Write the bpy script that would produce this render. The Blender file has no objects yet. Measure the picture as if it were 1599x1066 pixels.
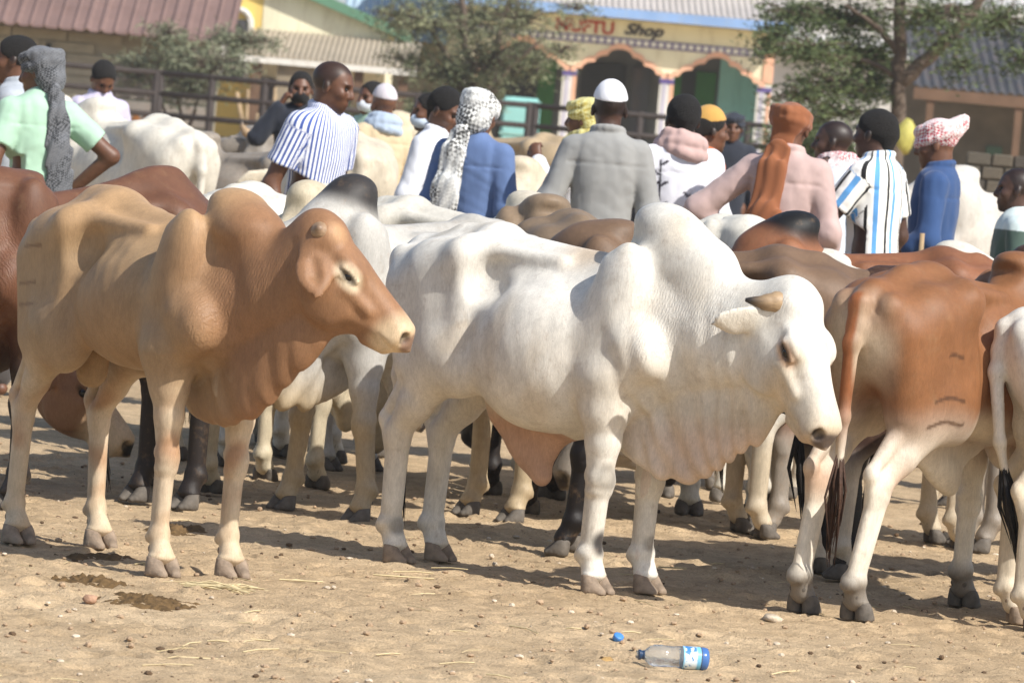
import bpy, bmesh, math, random, colorsys
import numpy as np
from mathutils import Vector, Matrix

# ------------------------------------------------------------------ camera, sky, sun, exposure
SC = bpy.context.scene
COL = SC.collection
FPX = 8000.0                      # focal length in pixels of a 1599 px wide frame
CAM_H = 1.5
ROLL = math.radians(5.0)
PITCH = math.atan(333.0 / FPX)
cr, sr = math.cos(ROLL), math.sin(ROLL)
FWD = Vector((0, math.cos(PITCH), -math.sin(PITCH)))
UP0 = Vector((0, math.sin(PITCH), math.cos(PITCH)))
RIGHT = Vector((1, 0, 0)) * cr + UP0 * sr
UPV = Vector((-1, 0, 0)) * sr + UP0 * cr
cam_data = bpy.data.cameras.new('camera')
cam = bpy.data.objects.new('camera', cam_data)
COL.objects.link(cam)
mat = Matrix.Identity(4)
for i in range(3):
    mat[i][0] = RIGHT[i]; mat[i][1] = UPV[i]; mat[i][2] = -FWD[i]
mat.translation = Vector((0, 0, CAM_H))
cam.matrix_world = mat
cam_data.sensor_width = 36.0
cam_data.lens = 36.0 * FPX / 1599.0
cam_data.clip_end = 3000
cam_data.dof.use_dof = True
cam_data.dof.focus_distance = 16.6
cam_data.dof.aperture_fstop = 11.0
SC.camera = cam

SUN_EL, SUN_AZ = math.radians(43), math.radians(-41)     # az measured from +X, negative = towards the camera
sun_dir = Vector((math.cos(SUN_EL) * math.cos(SUN_AZ), math.cos(SUN_EL) * math.sin(SUN_AZ), math.sin(SUN_EL)))
world = bpy.data.worlds.new('World'); SC.world = world; world.use_nodes = True
wn = world.node_tree.nodes; wl = world.node_tree.links
for n in list(wn): wn.remove(n)
wo = wn.new('ShaderNodeOutputWorld'); wb = wn.new('ShaderNodeBackground'); ws = wn.new('ShaderNodeTexSky')
ws.sky_type = 'NISHITA'; ws.sun_disc = False
ws.sun_elevation = SUN_EL
ws.sun_rotation = math.atan2(sun_dir.x, sun_dir.y)
ws.dust_density = 1.2; ws.air_density = 1.0
wb.inputs['Strength'].default_value = 0.12
wl.new(ws.outputs[0], wb.inputs['Color']); wl.new(wb.outputs[0], wo.inputs['Surface'])
sl = bpy.data.lights.new('sun', 'SUN'); sl.energy = 4.6; sl.angle = math.radians(0.6); sl.color = (1.0, 0.955, 0.88)
so = bpy.data.objects.new('sun', sl); COL.objects.link(so)
so.rotation_euler = sun_dir.to_track_quat('Z', 'Y').to_euler()
so.location = (20, -20, 30)
SC.view_settings.view_transform = 'Standard'; SC.view_settings.look = 'None'
SC.view_settings.exposure = 0.33; SC.view_settings.gamma = 1.0
SC.view_settings.use_curve_mapping = False
SC.render.engine = 'CYCLES'
SC.cycles.max_bounces = 5; SC.cycles.diffuse_bounces = 3; SC.cycles.transparent_max_bounces = 8

# ------------------------------------------------------------------ helpers
def ray(px, py):
    u, v = px - 799.5, py - 533.0
    a, b = u * cr + v * sr, -u * sr + v * cr
    return Vector((1, 0, 0)) * (a / FPX) + UP0 * (-b / FPX) + FWD
def at(px, py, Y):
    r = ray(px, py); return Vector((0, 0, CAM_H)) + r * (Y / r.y)
def on_ground(px, py, z=0.0):
    r = ray(px, py); t = (z - CAM_H) / r.z
    return Vector((0, 0, CAM_H)) + r * t

def srgb(r, g, b):
    def f(c):
        c /= 255.0
        return c / 12.92 if c <= 0.04045 else ((c + 0.055) / 1.055) ** 2.4
    return (f(r), f(g), f(b))

def tag(o, label=None, cat=None, group=None, kind=None):
    if label: o['label'] = label
    if cat: o['category'] = cat
    if group: o['group'] = group
    if kind: o['kind'] = kind
    return o
def empty(name, loc, rz=0.0, scale=1.0):
    o = bpy.data.objects.new(name, None); COL.objects.link(o)
    o.empty_display_size = 0.2
    o.location = loc; o.rotation_euler = (0, 0, rz); o.scale = (scale,) * 3
    return o
def link(name, me, mats, parent=None, loc=None):
    o = bpy.data.objects.new(name, me); COL.objects.link(o)
    if mats is not None and len(me.materials) == 0:
        for m in (mats if isinstance(mats, (list, tuple)) else [mats]): me.materials.append(m)
    if parent is not None: o.parent = parent
    if loc is not None: o.location = loc
    return o

class MB:
    """collects simple shapes into one mesh"""
    def __init__(s): s.v = []; s.f = []; s.mi = []
    def add(s, vs, fs, mi=0):
        n = len(s.v); s.v += [tuple(p) for p in vs]; s.f += [tuple(i + n for i in f) for f in fs]; s.mi += [mi] * len(fs); return s
    def box(s, x0, y0, z0, x1, y1, z1, mi=0, M=None):
        vs = [Vector((x, y, z)) for z in (z0, z1) for y in (y0, y1) for x in (x0, x1)]
        if M is not None: vs = [M @ v for v in vs]
        return s.add(vs, [(0, 2, 3, 1), (4, 5, 7, 6), (0, 1, 5, 4), (2, 6, 7, 3), (0, 4, 6, 2), (1, 3, 7, 5)], mi)
    def tube(s, pts, rad, n=8, mi=0, cap=True, flat=1.0):
        pts = [Vector(p) for p in pts]; m = len(pts)
        if not isinstance(rad, (list, tuple)): rad = [rad] * m
        vs = []; up = Vector((0, 0, 1))
        for i, p in enumerate(pts):
            d = (pts[min(i + 1, m - 1)] - pts[max(i - 1, 0)]).normalized()
            ref = up if abs(d.z) < 0.95 else Vector((0, 1, 0))
            a = d.cross(ref).normalized(); b = a.cross(d).normalized()
            for k in range(n):
                t = 2 * math.pi * k / n
                vs.append(p + a * (math.cos(t) * rad[i] * flat) + b * (math.sin(t) * rad[i]))
        fs = []
        for i in range(m - 1):
            for k in range(n):
                fs.append((i * n + k, i * n + (k + 1) % n, (i + 1) * n + (k + 1) % n, (i + 1) * n + k))
        if cap:
            fs.append(tuple(range(n - 1, -1, -1))); fs.append(tuple((m - 1) * n + k for k in range(n)))
        return s.add(vs, fs, mi)
    def lathe(s, prof, n=16, mi=0, M=None):
        vs = []; m = len(prof)
        for r, z in prof:
            for k in range(n):
                t = 2 * math.pi * k / n; v = Vector((r * math.cos(t), r * math.sin(t), z))
                vs.append(M @ v if M is not None else v)
        fs = [(i * n + k, i * n + (k + 1) % n, (i + 1) * n + (k + 1) % n, (i + 1) * n + k) for i in range(m - 1) for k in range(n)]
        return s.add(vs, fs, mi)
    def mesh(s, name, smooth=False):
        me = bpy.data.meshes.new(name); me.from_pydata(s.v, [], s.f); me.update()
        if any(s.mi): me.polygons.foreach_set('material_index', s.mi)
        if smooth: me.polygons.foreach_set('use_smooth', [True] * len(s.f))
        return me
    def build(s, name, mats, parent=None, smooth=False, loc=None):
        return link(name, s.mesh(name, smooth), mats, parent, loc)

# ------------------------------------------------------------------ implicit-surface modeller (numpy)
F32 = np.float32
def rotm(yaw=0, pitch=0, roll=0):
    """columns = local x,y,z axes; yaw about z, pitch about y (positive = nose down), roll about x; degrees"""
    return np.array((Matrix.Rotation(math.radians(yaw), 3, 'Z') @ Matrix.Rotation(math.radians(pitch), 3, 'Y') @ Matrix.Rotation(math.radians(roll), 3, 'X')), dtype=F32)

def spline_table(xs, cols, n=240):
    xs = np.array(xs, float); out = []
    X = np.linspace(xs[0], xs[-1], n)
    for c in cols:
        c = np.array(c, float); m = np.zeros_like(c)
        d = np.diff(c) / np.diff(xs)
        m[1:-1] = (d[1:] + d[:-1]) / 2; m[0] = d[0]; m[-1] = d[-1]
        i = np.clip(np.searchsorted(xs, X) - 1, 0, len(xs) - 2)
        h = xs[i + 1] - xs[i]; t = (X - xs[i]) / h
        out.append((2*t**3-3*t**2+1)*c[i] + (t**3-2*t**2+t)*h*m[i] + (-2*t**3+3*t**2)*c[i+1] + (t**3-t**2)*h*m[i+1])
    return X, out

class Field:
    def __init__(s): s.ops = []
    def cone(s, a, b, ra, rb, k=0.03, flat=None, fn=None, sub=False, fr=None):
        a = np.array(a, F32); b = np.array(b, F32); R = max(ra, rb) + 0.001
        n = None
        if flat is not None:
            n = np.array(fn if fn is not None else (0, 1, 0), F32); n = n / np.linalg.norm(n)
            R = R * max(1.0, flat)
        ab = b - a; L2 = float(ab @ ab) + 1e-9
        def f(x, y, z):
            px, py, pz = x - a[0], y - a[1], z - a[2]
            if n is not None:
                q = (px * n[0] + py * n[1] + pz * n[2]) * (1 / flat - 1)
                px = px + q * n[0]; py = py + q * n[1]; pz = pz + q * n[2]
            t = np.clip((px * ab[0] + py * ab[1] + pz * ab[2]) / L2, 0, 1)
            dx, dy, dz = px - t * ab[0], py - t * ab[1], pz - t * ab[2]
            d = np.sqrt(dx * dx + dy * dy + dz * dz) - (ra + (rb - ra) * t)
            return d * min(1.0, flat) if n is not None else d
        lo = np.minimum(a, b) - R; hi = np.maximum(a, b) + R
        s.ops.append((f, lo, hi, k, sub, fr)); return s
    def chain(s, pts, rads, k=0.03, flat=None, fn=None, sub=False, fr=None):
        for i in range(len(pts) - 1): s.cone(pts[i], pts[i+1], rads[i], rads[i+1], k, flat, fn, sub, fr)
        return s
    def ell(s, c, r, k=0.03, R=None, sub=False, fr=None):
        c = np.array(c, F32); r = np.array(r, F32)
        RR = np.eye(3, dtype=F32) if R is None else np.array(R, F32)
        def f(x, y, z):
            px, py, pz = x - c[0], y - c[1], z - c[2]
            qx = px*RR[0,0] + py*RR[1,0] + pz*RR[2,0]
            qy = px*RR[0,1] + py*RR[1,1] + pz*RR[2,1]
            qz = px*RR[0,2] + py*RR[1,2] + pz*RR[2,2]
            k0 = np.sqrt((qx/r[0])**2 + (qy/r[1])**2 + (qz/r[2])**2)
            k1 = np.sqrt((qx/r[0]**2)**2 + (qy/r[1]**2)**2 + (qz/r[2]**2)**2) + 1e-6
            return np.where(k0 < 0.05, -r.min(), k0 * (k0 - 1) / k1)
        ext = np.abs(RR) @ r
        s.ops.append((f, c - ext, c + ext, k, sub, fr)); return s
    def loft(s, tab, k=0.03, p=2.3, top=0.3, fr=None, bot=0.0, sub=False):
        """tab rows: x, ztop, zbot, halfwidth"""
        T = np.array(tab, float)
        X, (zt, zb, w) = spline_table(T[:, 0], [T[:, 1], T[:, 2], T[:, 3]])
        w = np.maximum(w, 0.004)
        def f(x, y, z):
            x, y, z = np.broadcast_arrays(x, y, z)
            xi = np.clip(x, X[0], X[-1])
            a, b, ww = np.interp(xi, X, zt), np.interp(xi, X, zb), np.interp(xi, X, w)
            zc, h = (a + b) / 2, np.maximum((a - b) / 2, 0.004)
            zn = (z - zc) / h
            we = ww * (1 - top * np.clip(zn, 0, 1.1) ** 2 - bot * np.clip(-zn, 0, 1.1) ** 2)
            rho = (np.abs(y / we) ** p + np.abs(zn) ** p) ** (1 / p)
            d = (rho - 1) * np.minimum(ww, h)
            dx = np.abs(x - xi)
            return (np.where(d > 0, np.sqrt(d*d + dx*dx), d + dx)).astype(F32)
        lo = np.array([X[0], -w.max(), zb.min()], F32); hi = np.array([X[-1], w.max(), zt.max()], F32)
        s.ops.append((f, lo, hi, k, sub, fr)); return s
    def disp(s, fun, lo, hi, fr=None):
        s.ops.append((fun, np.array(lo, F32), np.array(hi, F32), None, False, fr)); return s
    def cut(s, fun, lo, hi, k=0.004, fr=None):
        """hard region: keep where fun<0 (intersection), only inside the box"""
        s.ops.append((fun, np.array(lo, F32), np.array(hi, F32), k, 'i', fr)); return s
    def _wb(s, op):
        f, lo, hi, k, sub, fr = op
        if fr is None: return lo, hi
        o, R = fr
        c = np.array([[(lo, hi)[i][0], (lo, hi)[j][1], (lo, hi)[l][2]] for i in (0, 1) for j in (0, 1) for l in (0, 1)], F32)
        w = c @ np.array(R, F32).T + np.array(o, F32)
        return w.min(0), w.max(0)
    def grid(s, res):
        lo = np.min([s._wb(o)[0] for o in s.ops if o[3] is not None and not o[4]], 0) - 3 * res - 0.01
        hi = np.max([s._wb(o)[1] for o in s.ops if o[3] is not None and not o[4]], 0) + 3 * res + 0.01
        n = np.ceil((hi - lo) / res).astype(int) + 1
        ax = [(lo[i] + res * np.arange(n[i])).astype(F32) for i in range(3)]
        V = np.full(tuple(n), 0.5, F32)
        for op in s.ops:
            f, _, _, k, sub, fr = op
            wl_, wh_ = s._wb(op)
            m = (k if k else 0) + 2.5 * res
            i0 = np.maximum(np.floor((wl_ - m - lo) / res).astype(int), 0)
            i1 = np.minimum(np.ceil((wh_ + m - lo) / res).astype(int) + 1, n)
            if (i1 <= i0).any(): continue
            sl_ = tuple(slice(i0[i], i1[i]) for i in range(3))
            x = ax[0][sl_[0]][:, None, None]; y = ax[1][sl_[1]][None, :, None]; z = ax[2][sl_[2]][None, None, :]
            if fr is not None:
                o, R = np.array(fr[0], F32), np.array(fr[1], F32)
                x, y, z = x - o[0], y - o[1], z - o[2]
                x, y, z = (x*R[0,0] + y*R[1,0] + z*R[2,0], x*R[0,1] + y*R[1,1] + z*R[2,1], x*R[0,2] + y*R[1,2] + z*R[2,2])
            A = V[sl_]
            d = f(x, y, z)
            if k is None: V[sl_] = A + d
            elif sub == 'i': V[sl_] = np.maximum(A, d)
            elif sub:
                h = np.clip(0.5 - 0.5 * (A + d) / k, 0, 1); V[sl_] = A + (-d - A) * h + k * h * (1 - h)
            else:
                h = np.clip(0.5 + 0.5 * (A - d) / k, 0, 1); V[sl_] = A + (d - A) * h - k * h * (1 - h)
        return V, lo, res
    def surface(s, res):
        V, lo, res = s.grid(res)
        S = V < 0
        nx, ny, nz = V.shape
        c = [S[i:nx-1+i, j:ny-1+j, k:nz-1+k] for i in (0, 1) for j in (0, 1) for k in (0, 1)]
        cnt = sum(a.astype(np.int8) for a in c)
        act = (cnt > 0) & (cnt < 8)
        idx = np.argwhere(act)
        ids = np.full(act.shape, -1, np.int32); ids[act] = np.arange(len(idx))
        pos = np.zeros((len(idx), 3)); num = np.zeros(len(idx))
        I, J, K = idx[:, 0], idx[:, 1], idx[:, 2]
        cv = {}
        for i in (0, 1):
            for j in (0, 1):
                for k in (0, 1): cv[i, j, k] = V[I+i, J+j, K+k]
        for a0 in cv:
            for ax_ in range(3):
                if a0[ax_] == 0:
                    a1 = list(a0); a1[ax_] = 1; a1 = tuple(a1)
                    v0, v1 = cv[a0], cv[a1]; m = (v0 < 0) != (v1 < 0)
                    t = np.where(m, v0 / np.where(m, v0 - v1, 1), 0)
                    p = np.tile(np.array(a0, float), (len(idx), 1)); p[:, ax_] += t
                    pos[m] += p[m]; num[m] += 1
        verts = (idx + pos / num[:, None]) * res + lo
        faces = []
        for ax_ in range(3):
            sl0 = [slice(1, -1)] * 3; sl1 = [slice(1, -1)] * 3
            sl0[ax_] = slice(0, -1); sl1[ax_] = slice(1, None)
            A, B = S[tuple(sl0)], S[tuple(sl1)]
            e = np.argwhere(A != B); off = np.array([1, 1, 1]); off[ax_] = 0; e = e + off
            u, v = [(1, 2), (2, 0), (0, 1)][ax_]
            du = np.zeros(3, int); du[u] = 1; dv = np.zeros(3, int); dv[v] = 1
            q = [e - du - dv, e - dv, e, e - du]
            q = np.stack([ids[tuple(a.T)] for a in q], 1)
            ins = S[tuple(e.T)]
            q = np.where(ins[:, None], q, q[:, ::-1])
            faces.append(q)
        faces = np.concatenate(faces)
        faces = faces[(faces >= 0).all(1)]
        return verts, faces
def np_mesh(name, verts, faces, smooth=True, attrs=None):
    me = bpy.data.meshes.new(name)
    nf = len(faces); k = faces.shape[1]
    me.vertices.add(len(verts)); me.vertices.foreach_set('co', np.ascontiguousarray(verts, dtype=F32).ravel())
    me.loops.add(nf * k); me.polygons.add(nf)
    me.loops.foreach_set('vertex_index', np.ascontiguousarray(faces, dtype=np.int32).ravel())
    me.polygons.foreach_set('loop_start', np.arange(0, nf * k, k, dtype=np.int32))
    if smooth: me.polygons.foreach_set('use_smooth', np.ones(nf, dtype=bool))
    me.update(calc_edges=True)
    for an, arr in (attrs or {}).items():
        if arr.ndim == 2:
            at_ = me.color_attributes.new(an, 'FLOAT_COLOR', 'POINT')
            at_.data.foreach_set('color', np.concatenate([arr, np.ones((len(arr), 1))], 1).astype(F32).ravel())
        else:
            at_ = me.attributes.new(an, 'FLOAT', 'POINT'); at_.data.foreach_set('value', arr.astype(F32))
    return me

def noise3(P, f, seed=0):
    """cheap smooth noise, about -1..1"""
    r = np.random.RandomState(seed); out = 0
    for i in range(6):
        k = r.normal(size=3); k = k / np.linalg.norm(k) * f * (0.6 + 0.9 * r.rand()); ph = r.rand() * 6.28
        out = out + np.sin(P @ k + ph + 1.3 * np.sin(P @ np.roll(k, 1) * 0.7 + ph * 2))
    return out / 3.2
def sstep(a, b, x):
    t = np.clip((x - a) / (b - a), 0, 1); return t * t * (3 - 2 * t)

# ------------------------------------------------------------------ materials
class NT:
    def __init__(s, name):
        s.m = bpy.data.materials.new(name); s.m.use_nodes = True; s.t = s.m.node_tree
        s.b = s.t.nodes['Principled BSDF']
    def n(s, t, **kw):
        nd = s.t.nodes.new(t)
        for k, v in kw.items():
            if k in nd.inputs.keys(): nd.inputs[k].default_value = v
            else: setattr(nd, k, v)
        return nd
    def l(s, a, b): s.t.links.new(a, b)
    def coord(s, kind='Object'): return s.n('ShaderNodeTexCoord').outputs[kind]
    def noise(s, scale, detail=4, rough=0.55, vec=None, scl=None):
        v = vec if vec is not None else s.coord()
        if scl is not None:
            mp = s.n('ShaderNodeMapping'); mp.inputs['Scale'].default_value = scl; s.l(v, mp.inputs['Vector']); v = mp.outputs[0]
        nd = s.n('ShaderNodeTexNoise', Scale=scale, Detail=detail, Roughness=rough); s.l(v, nd.inputs['Vector'])
        return nd.outputs['Fac']
    def ramp(s, fac, stops):
        r = s.n('ShaderNodeValToRGB'); e = r.color_ramp.elements
        while len(e) < len(stops): e.new(0.5)
        for el, (p, c) in zip(e, stops):
            el.position = p; el.color = (c[0], c[1], c[2], 1) if hasattr(c, '__len__') else (c, c, c, 1)
        s.l(fac, r.inputs[0]); return r.outputs[0]
    def mix(s, a, b, fac, mode='MIX'):
        m = s.n('ShaderNodeMix', data_type='RGBA', blend_type=mode)
        for sock, v in ((m.inputs[0], fac), (m.inputs[6], a), (m.inputs[7], b)):
            if hasattr(v, 'is_output'): s.l(v, sock)
            elif hasattr(v, '__len__'): sock.default_value = (v[0], v[1], v[2], 1)
            else: sock.default_value = v
        return m.outputs[2]
    def math(s, op, a, b=None):
        m = s.n('ShaderNodeMath', operation=op)
        for i, v in enumerate((a, b)):
            if v is None: continue
            if hasattr(v, 'is_output'): s.l(v, m.inputs[i])
            else: m.inputs[i].default_value = v
        return m.outputs[0]
    def bump(s, h, strength=0.3, dist=0.01):
        b = s.n('ShaderNodeBump', Strength=strength, Distance=dist); s.l(h, b.inputs['Height']); s.l(b.outputs[0], s.b.inputs['Normal'])
    def col(s, c):
        if hasattr(c, 'is_output'): s.l(c, s.b.inputs['Base Color'])
        else: s.b.inputs['Base Color'].default_value = (c[0], c[1], c[2], 1)
        return s
    def set(s, **kw):
        for k, v in kw.items(): s.b.inputs[k.replace('_', ' ')].default_value = v
        return s

def m_attr_coat():
    s = NT('coat'); a = s.n('ShaderNodeVertexColor'); a.layer_name = 'Col'
    w = s.n('ShaderNodeAttribute'); w.attribute_name = 'wr'
    n1 = s.noise(7, 6, 0.62); n2 = s.noise(48, 4, 0.65, scl=(1, 1, 0.35)); n5 = s.noise(240, 4, 0.75, scl=(1, 1, 0.18))
    c = s.mix(a.outputs[0], s.ramp(n1, [(0.3, 0.82), (0.68, 1.03)]), 1.0, 'MULTIPLY')
    c = s.mix(c, s.ramp(n2, [(0.25, 0.84), (0.75, 1.05)]), 1.0, 'MULTIPLY')
    c = s.mix(c, s.ramp(n5, [(0.25, 0.78), (0.75, 1.10)]), 1.0, 'MULTIPLY')
    n3 = s.noise(22, 7, 0.72)
    c = s.mix(c, srgb(140, 112, 82), s.math('MULTIPLY', s.ramp(n3, [(0.54, 0.0), (0.74, 1.0)]), 0.34))
    n6 = s.noise(90, 4, 0.6)
    c = s.mix(c, srgb(84, 66, 50), s.math('MULTIPLY', s.ramp(n6, [(0.70, 0.0), (0.76, 1.0)]), 0.5))
    s.col(c)
    mp = s.n('ShaderNodeMapping'); s.l(s.coord(), mp.inputs['Vector']); mp.inputs['Rotation'].default_value = (0, math.radians(-16), 0)
    wv = s.n('ShaderNodeTexWave', Scale=30.0, Distortion=7.0, Detail=3.0); wv.inputs['Detail Scale'].default_value = 1.6; wv.bands_direction = 'X'; s.l(mp.outputs[0], wv.inputs['Vector'])
    hr = s.math('MULTIPLY', s.math('MULTIPLY', wv.outputs['Fac'], w.outputs['Fac']), 0.45)
    cross = s.noise(16, 5, 0.62, scl=(1.6, 1.6, 0.8))
    h = s.math('ADD', s.math('MULTIPLY', n5, 0.55), s.math('ADD', s.math('MULTIPLY', cross, 0.4), hr))
    s.bump(h, 0.34, 0.006)
    s.set(Roughness=0.52); s.b.inputs['Specular IOR Level'].default_value = 0.3
    return s.m
def m_plain(name, c, rough=0.7, var=0.2, scale=12, bump=0.0, spec=0.3, bscale=60, metal=0.0):
    s = NT(name)
    n1 = s.noise(scale, 5)
    s.col(s.mix(c, s.ramp(n1, [(0.3, 1 - var), (0.7, 1.0 + var * 0.3)]), 1.0, 'MULTIPLY'))
    if bump: s.bump(s.noise(bscale, 4), bump, 0.01)
    s.set(Roughness=rough, Metallic=metal); s.b.inputs['Specular IOR Level'].default_value = spec
    return s.m
# ------------------------------------------------------------------ cattle
COAT = m_attr_coat()
def m_horn():
    s = NT('horn'); z = s.n('ShaderNodeVertexColor'); z.layer_name = 'Col'
    s.col(s.mix(z.outputs[0], s.ramp(s.noise(40, 4, scl=(1, 1, 3)), [(0.3, 0.7), (0.7, 1.05)]), 1.0, 'MULTIPLY'))
    s.bump(s.noise(60, 3), 0.3, 0.004); s.set(Roughness=0.5); return s.m
HORN = m_horn()
def m_eye():
    s = NT('eye'); s.col((0.012, 0.009, 0.007)); s.set(Roughness=0.08); return s.m
EYE = m_eye()
HOOF_D = m_plain('hoof_dark', srgb(105, 98, 90), 0.7, 0.4, 30, 0.3, 0.25)
HOOF_P = m_plain('hoof_pale', srgb(150, 132, 114), 0.7, 0.4, 30, 0.3, 0.25)
SWITCH = m_plain('tail_hair', srgb(38, 34, 32), 0.6, 0.4, 50, 0.5, 0.3)
SWITCH_P = m_plain('tail_hair_pale', srgb(150, 120, 90), 0.7, 0.4, 50, 0.5, 0.3)

def hoof_mesh(res):
    f = Field()
    for s in (-1, 1):
        f.cone((-0.008, 0.029*s, 0.058), (0.004, 0.031*s, 0.012), 0.024, 0.032, 0.004)
        f.cone((0.004, 0.031*s, 0.030), (0.046, 0.026*s, 0.006), 0.027, 0.019, 0.012)
        f.ell((-0.040, 0.022*s, 0.082), (0.011, 0.011, 0.015), 0.003)
    f.cut(lambda x, y, z: -z + 0*x + 0*y, (-0.1, -0.1, -0.1), (0.12, 0.1, 0.005))
    f.cut(lambda x, y, z: z - 0.062 + 0.25*np.clip(x, 0, 1) - 10*(np.clip(-x-0.030, 0, 1)) + 0*y, (-0.1, -0.1, 0.02), (0.12, 0.1, 0.12))
    f.cut(lambda x, y, z: 0.0035 - np.abs(y) + 0*x + 0*z, (-0.1, -0.004, -0.1), (0.12, 0.004, 0.12))
    v, q = f.surface(res); return np_mesh('hoof', v, q)
HOOF_HI, HOOF_LO = hoof_mesh(0.005), hoof_mesh(0.010)
def hoof_copy(cache={}):
    pass
_hoofs = {}
def get_hoof(hi, m):
    key = (hi, m.name)
    if key not in _hoofs:
        me = (HOOF_HI if hi else HOOF_LO).copy(); me.materials.append(m); _hoofs[key] = me
    return _hoofs[key]

TORSO = [(-0.665, 1.02, 0.88, 0.06), (-0.62, 1.075, 0.80, 0.120), (-0.55, 1.115, 0.74, 0.155), (-0.44, 1.150, 0.70, 0.175), (-0.32, 1.160, 0.675, 0.175),
         (-0.20, 1.140, 0.640, 0.180), (-0.05, 1.120, 0.60, 0.205), (0.10, 1.105, 0.575, 0.218), (0.24, 1.105, 0.57, 0.205),
         (0.36, 1.12, 0.585, 0.172), (0.46, 1.10, 0.61, 0.145), (0.54, 1.02, 0.66, 0.105), (0.60, 0.92, 0.72, 0.045)]
HEAD = [(-0.015, -0.04, -0.13, 0.055), (0.01, -0.004, -0.18, 0.090), (0.06, 0.010, -0.240, 0.108), (0.12, 0.014, -0.272, 0.116), (0.19, 0.012, -0.276, 0.116), (0.25, 0.006, -0.262, 0.102),
        (0.31, 0.002, -0.228, 0.085), (0.36, 0.0, -0.188, 0.076), (0.41, -0.002, -0.160, 0.078), (0.45, -0.006, -0.150, 0.079), (0.478, -0.016, -0.140, 0.070), (0.494, -0.040, -0.118, 0.046)]
DEF = dict(hairs=60, dip=0.03, lift=0.0, earl=0.205, ribs=1.0, crest=0.07, legr=1.0, earcup=True, earw=1.0, yaw=0, res=0.016, hi=False, torso=None, belly=0.0, hump=(0.27, 0.17, 0.20, -0.02), poll=(0.90, 0.0, 1.17), head=(0, 50, 0), feet={}, dew=1.0,
           sheath=0.0, horns=None, ears=(0.1, 1, -0.25), earn=(0.4, 0, 1), tail='down', col=None, nosec=None, hs=1.0, bony=1.0, switch=True, hoofs=None, eyes=True, fold=1.0, udder=0.0, scale=1.0, neckr=1.0, swc=None)

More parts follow.
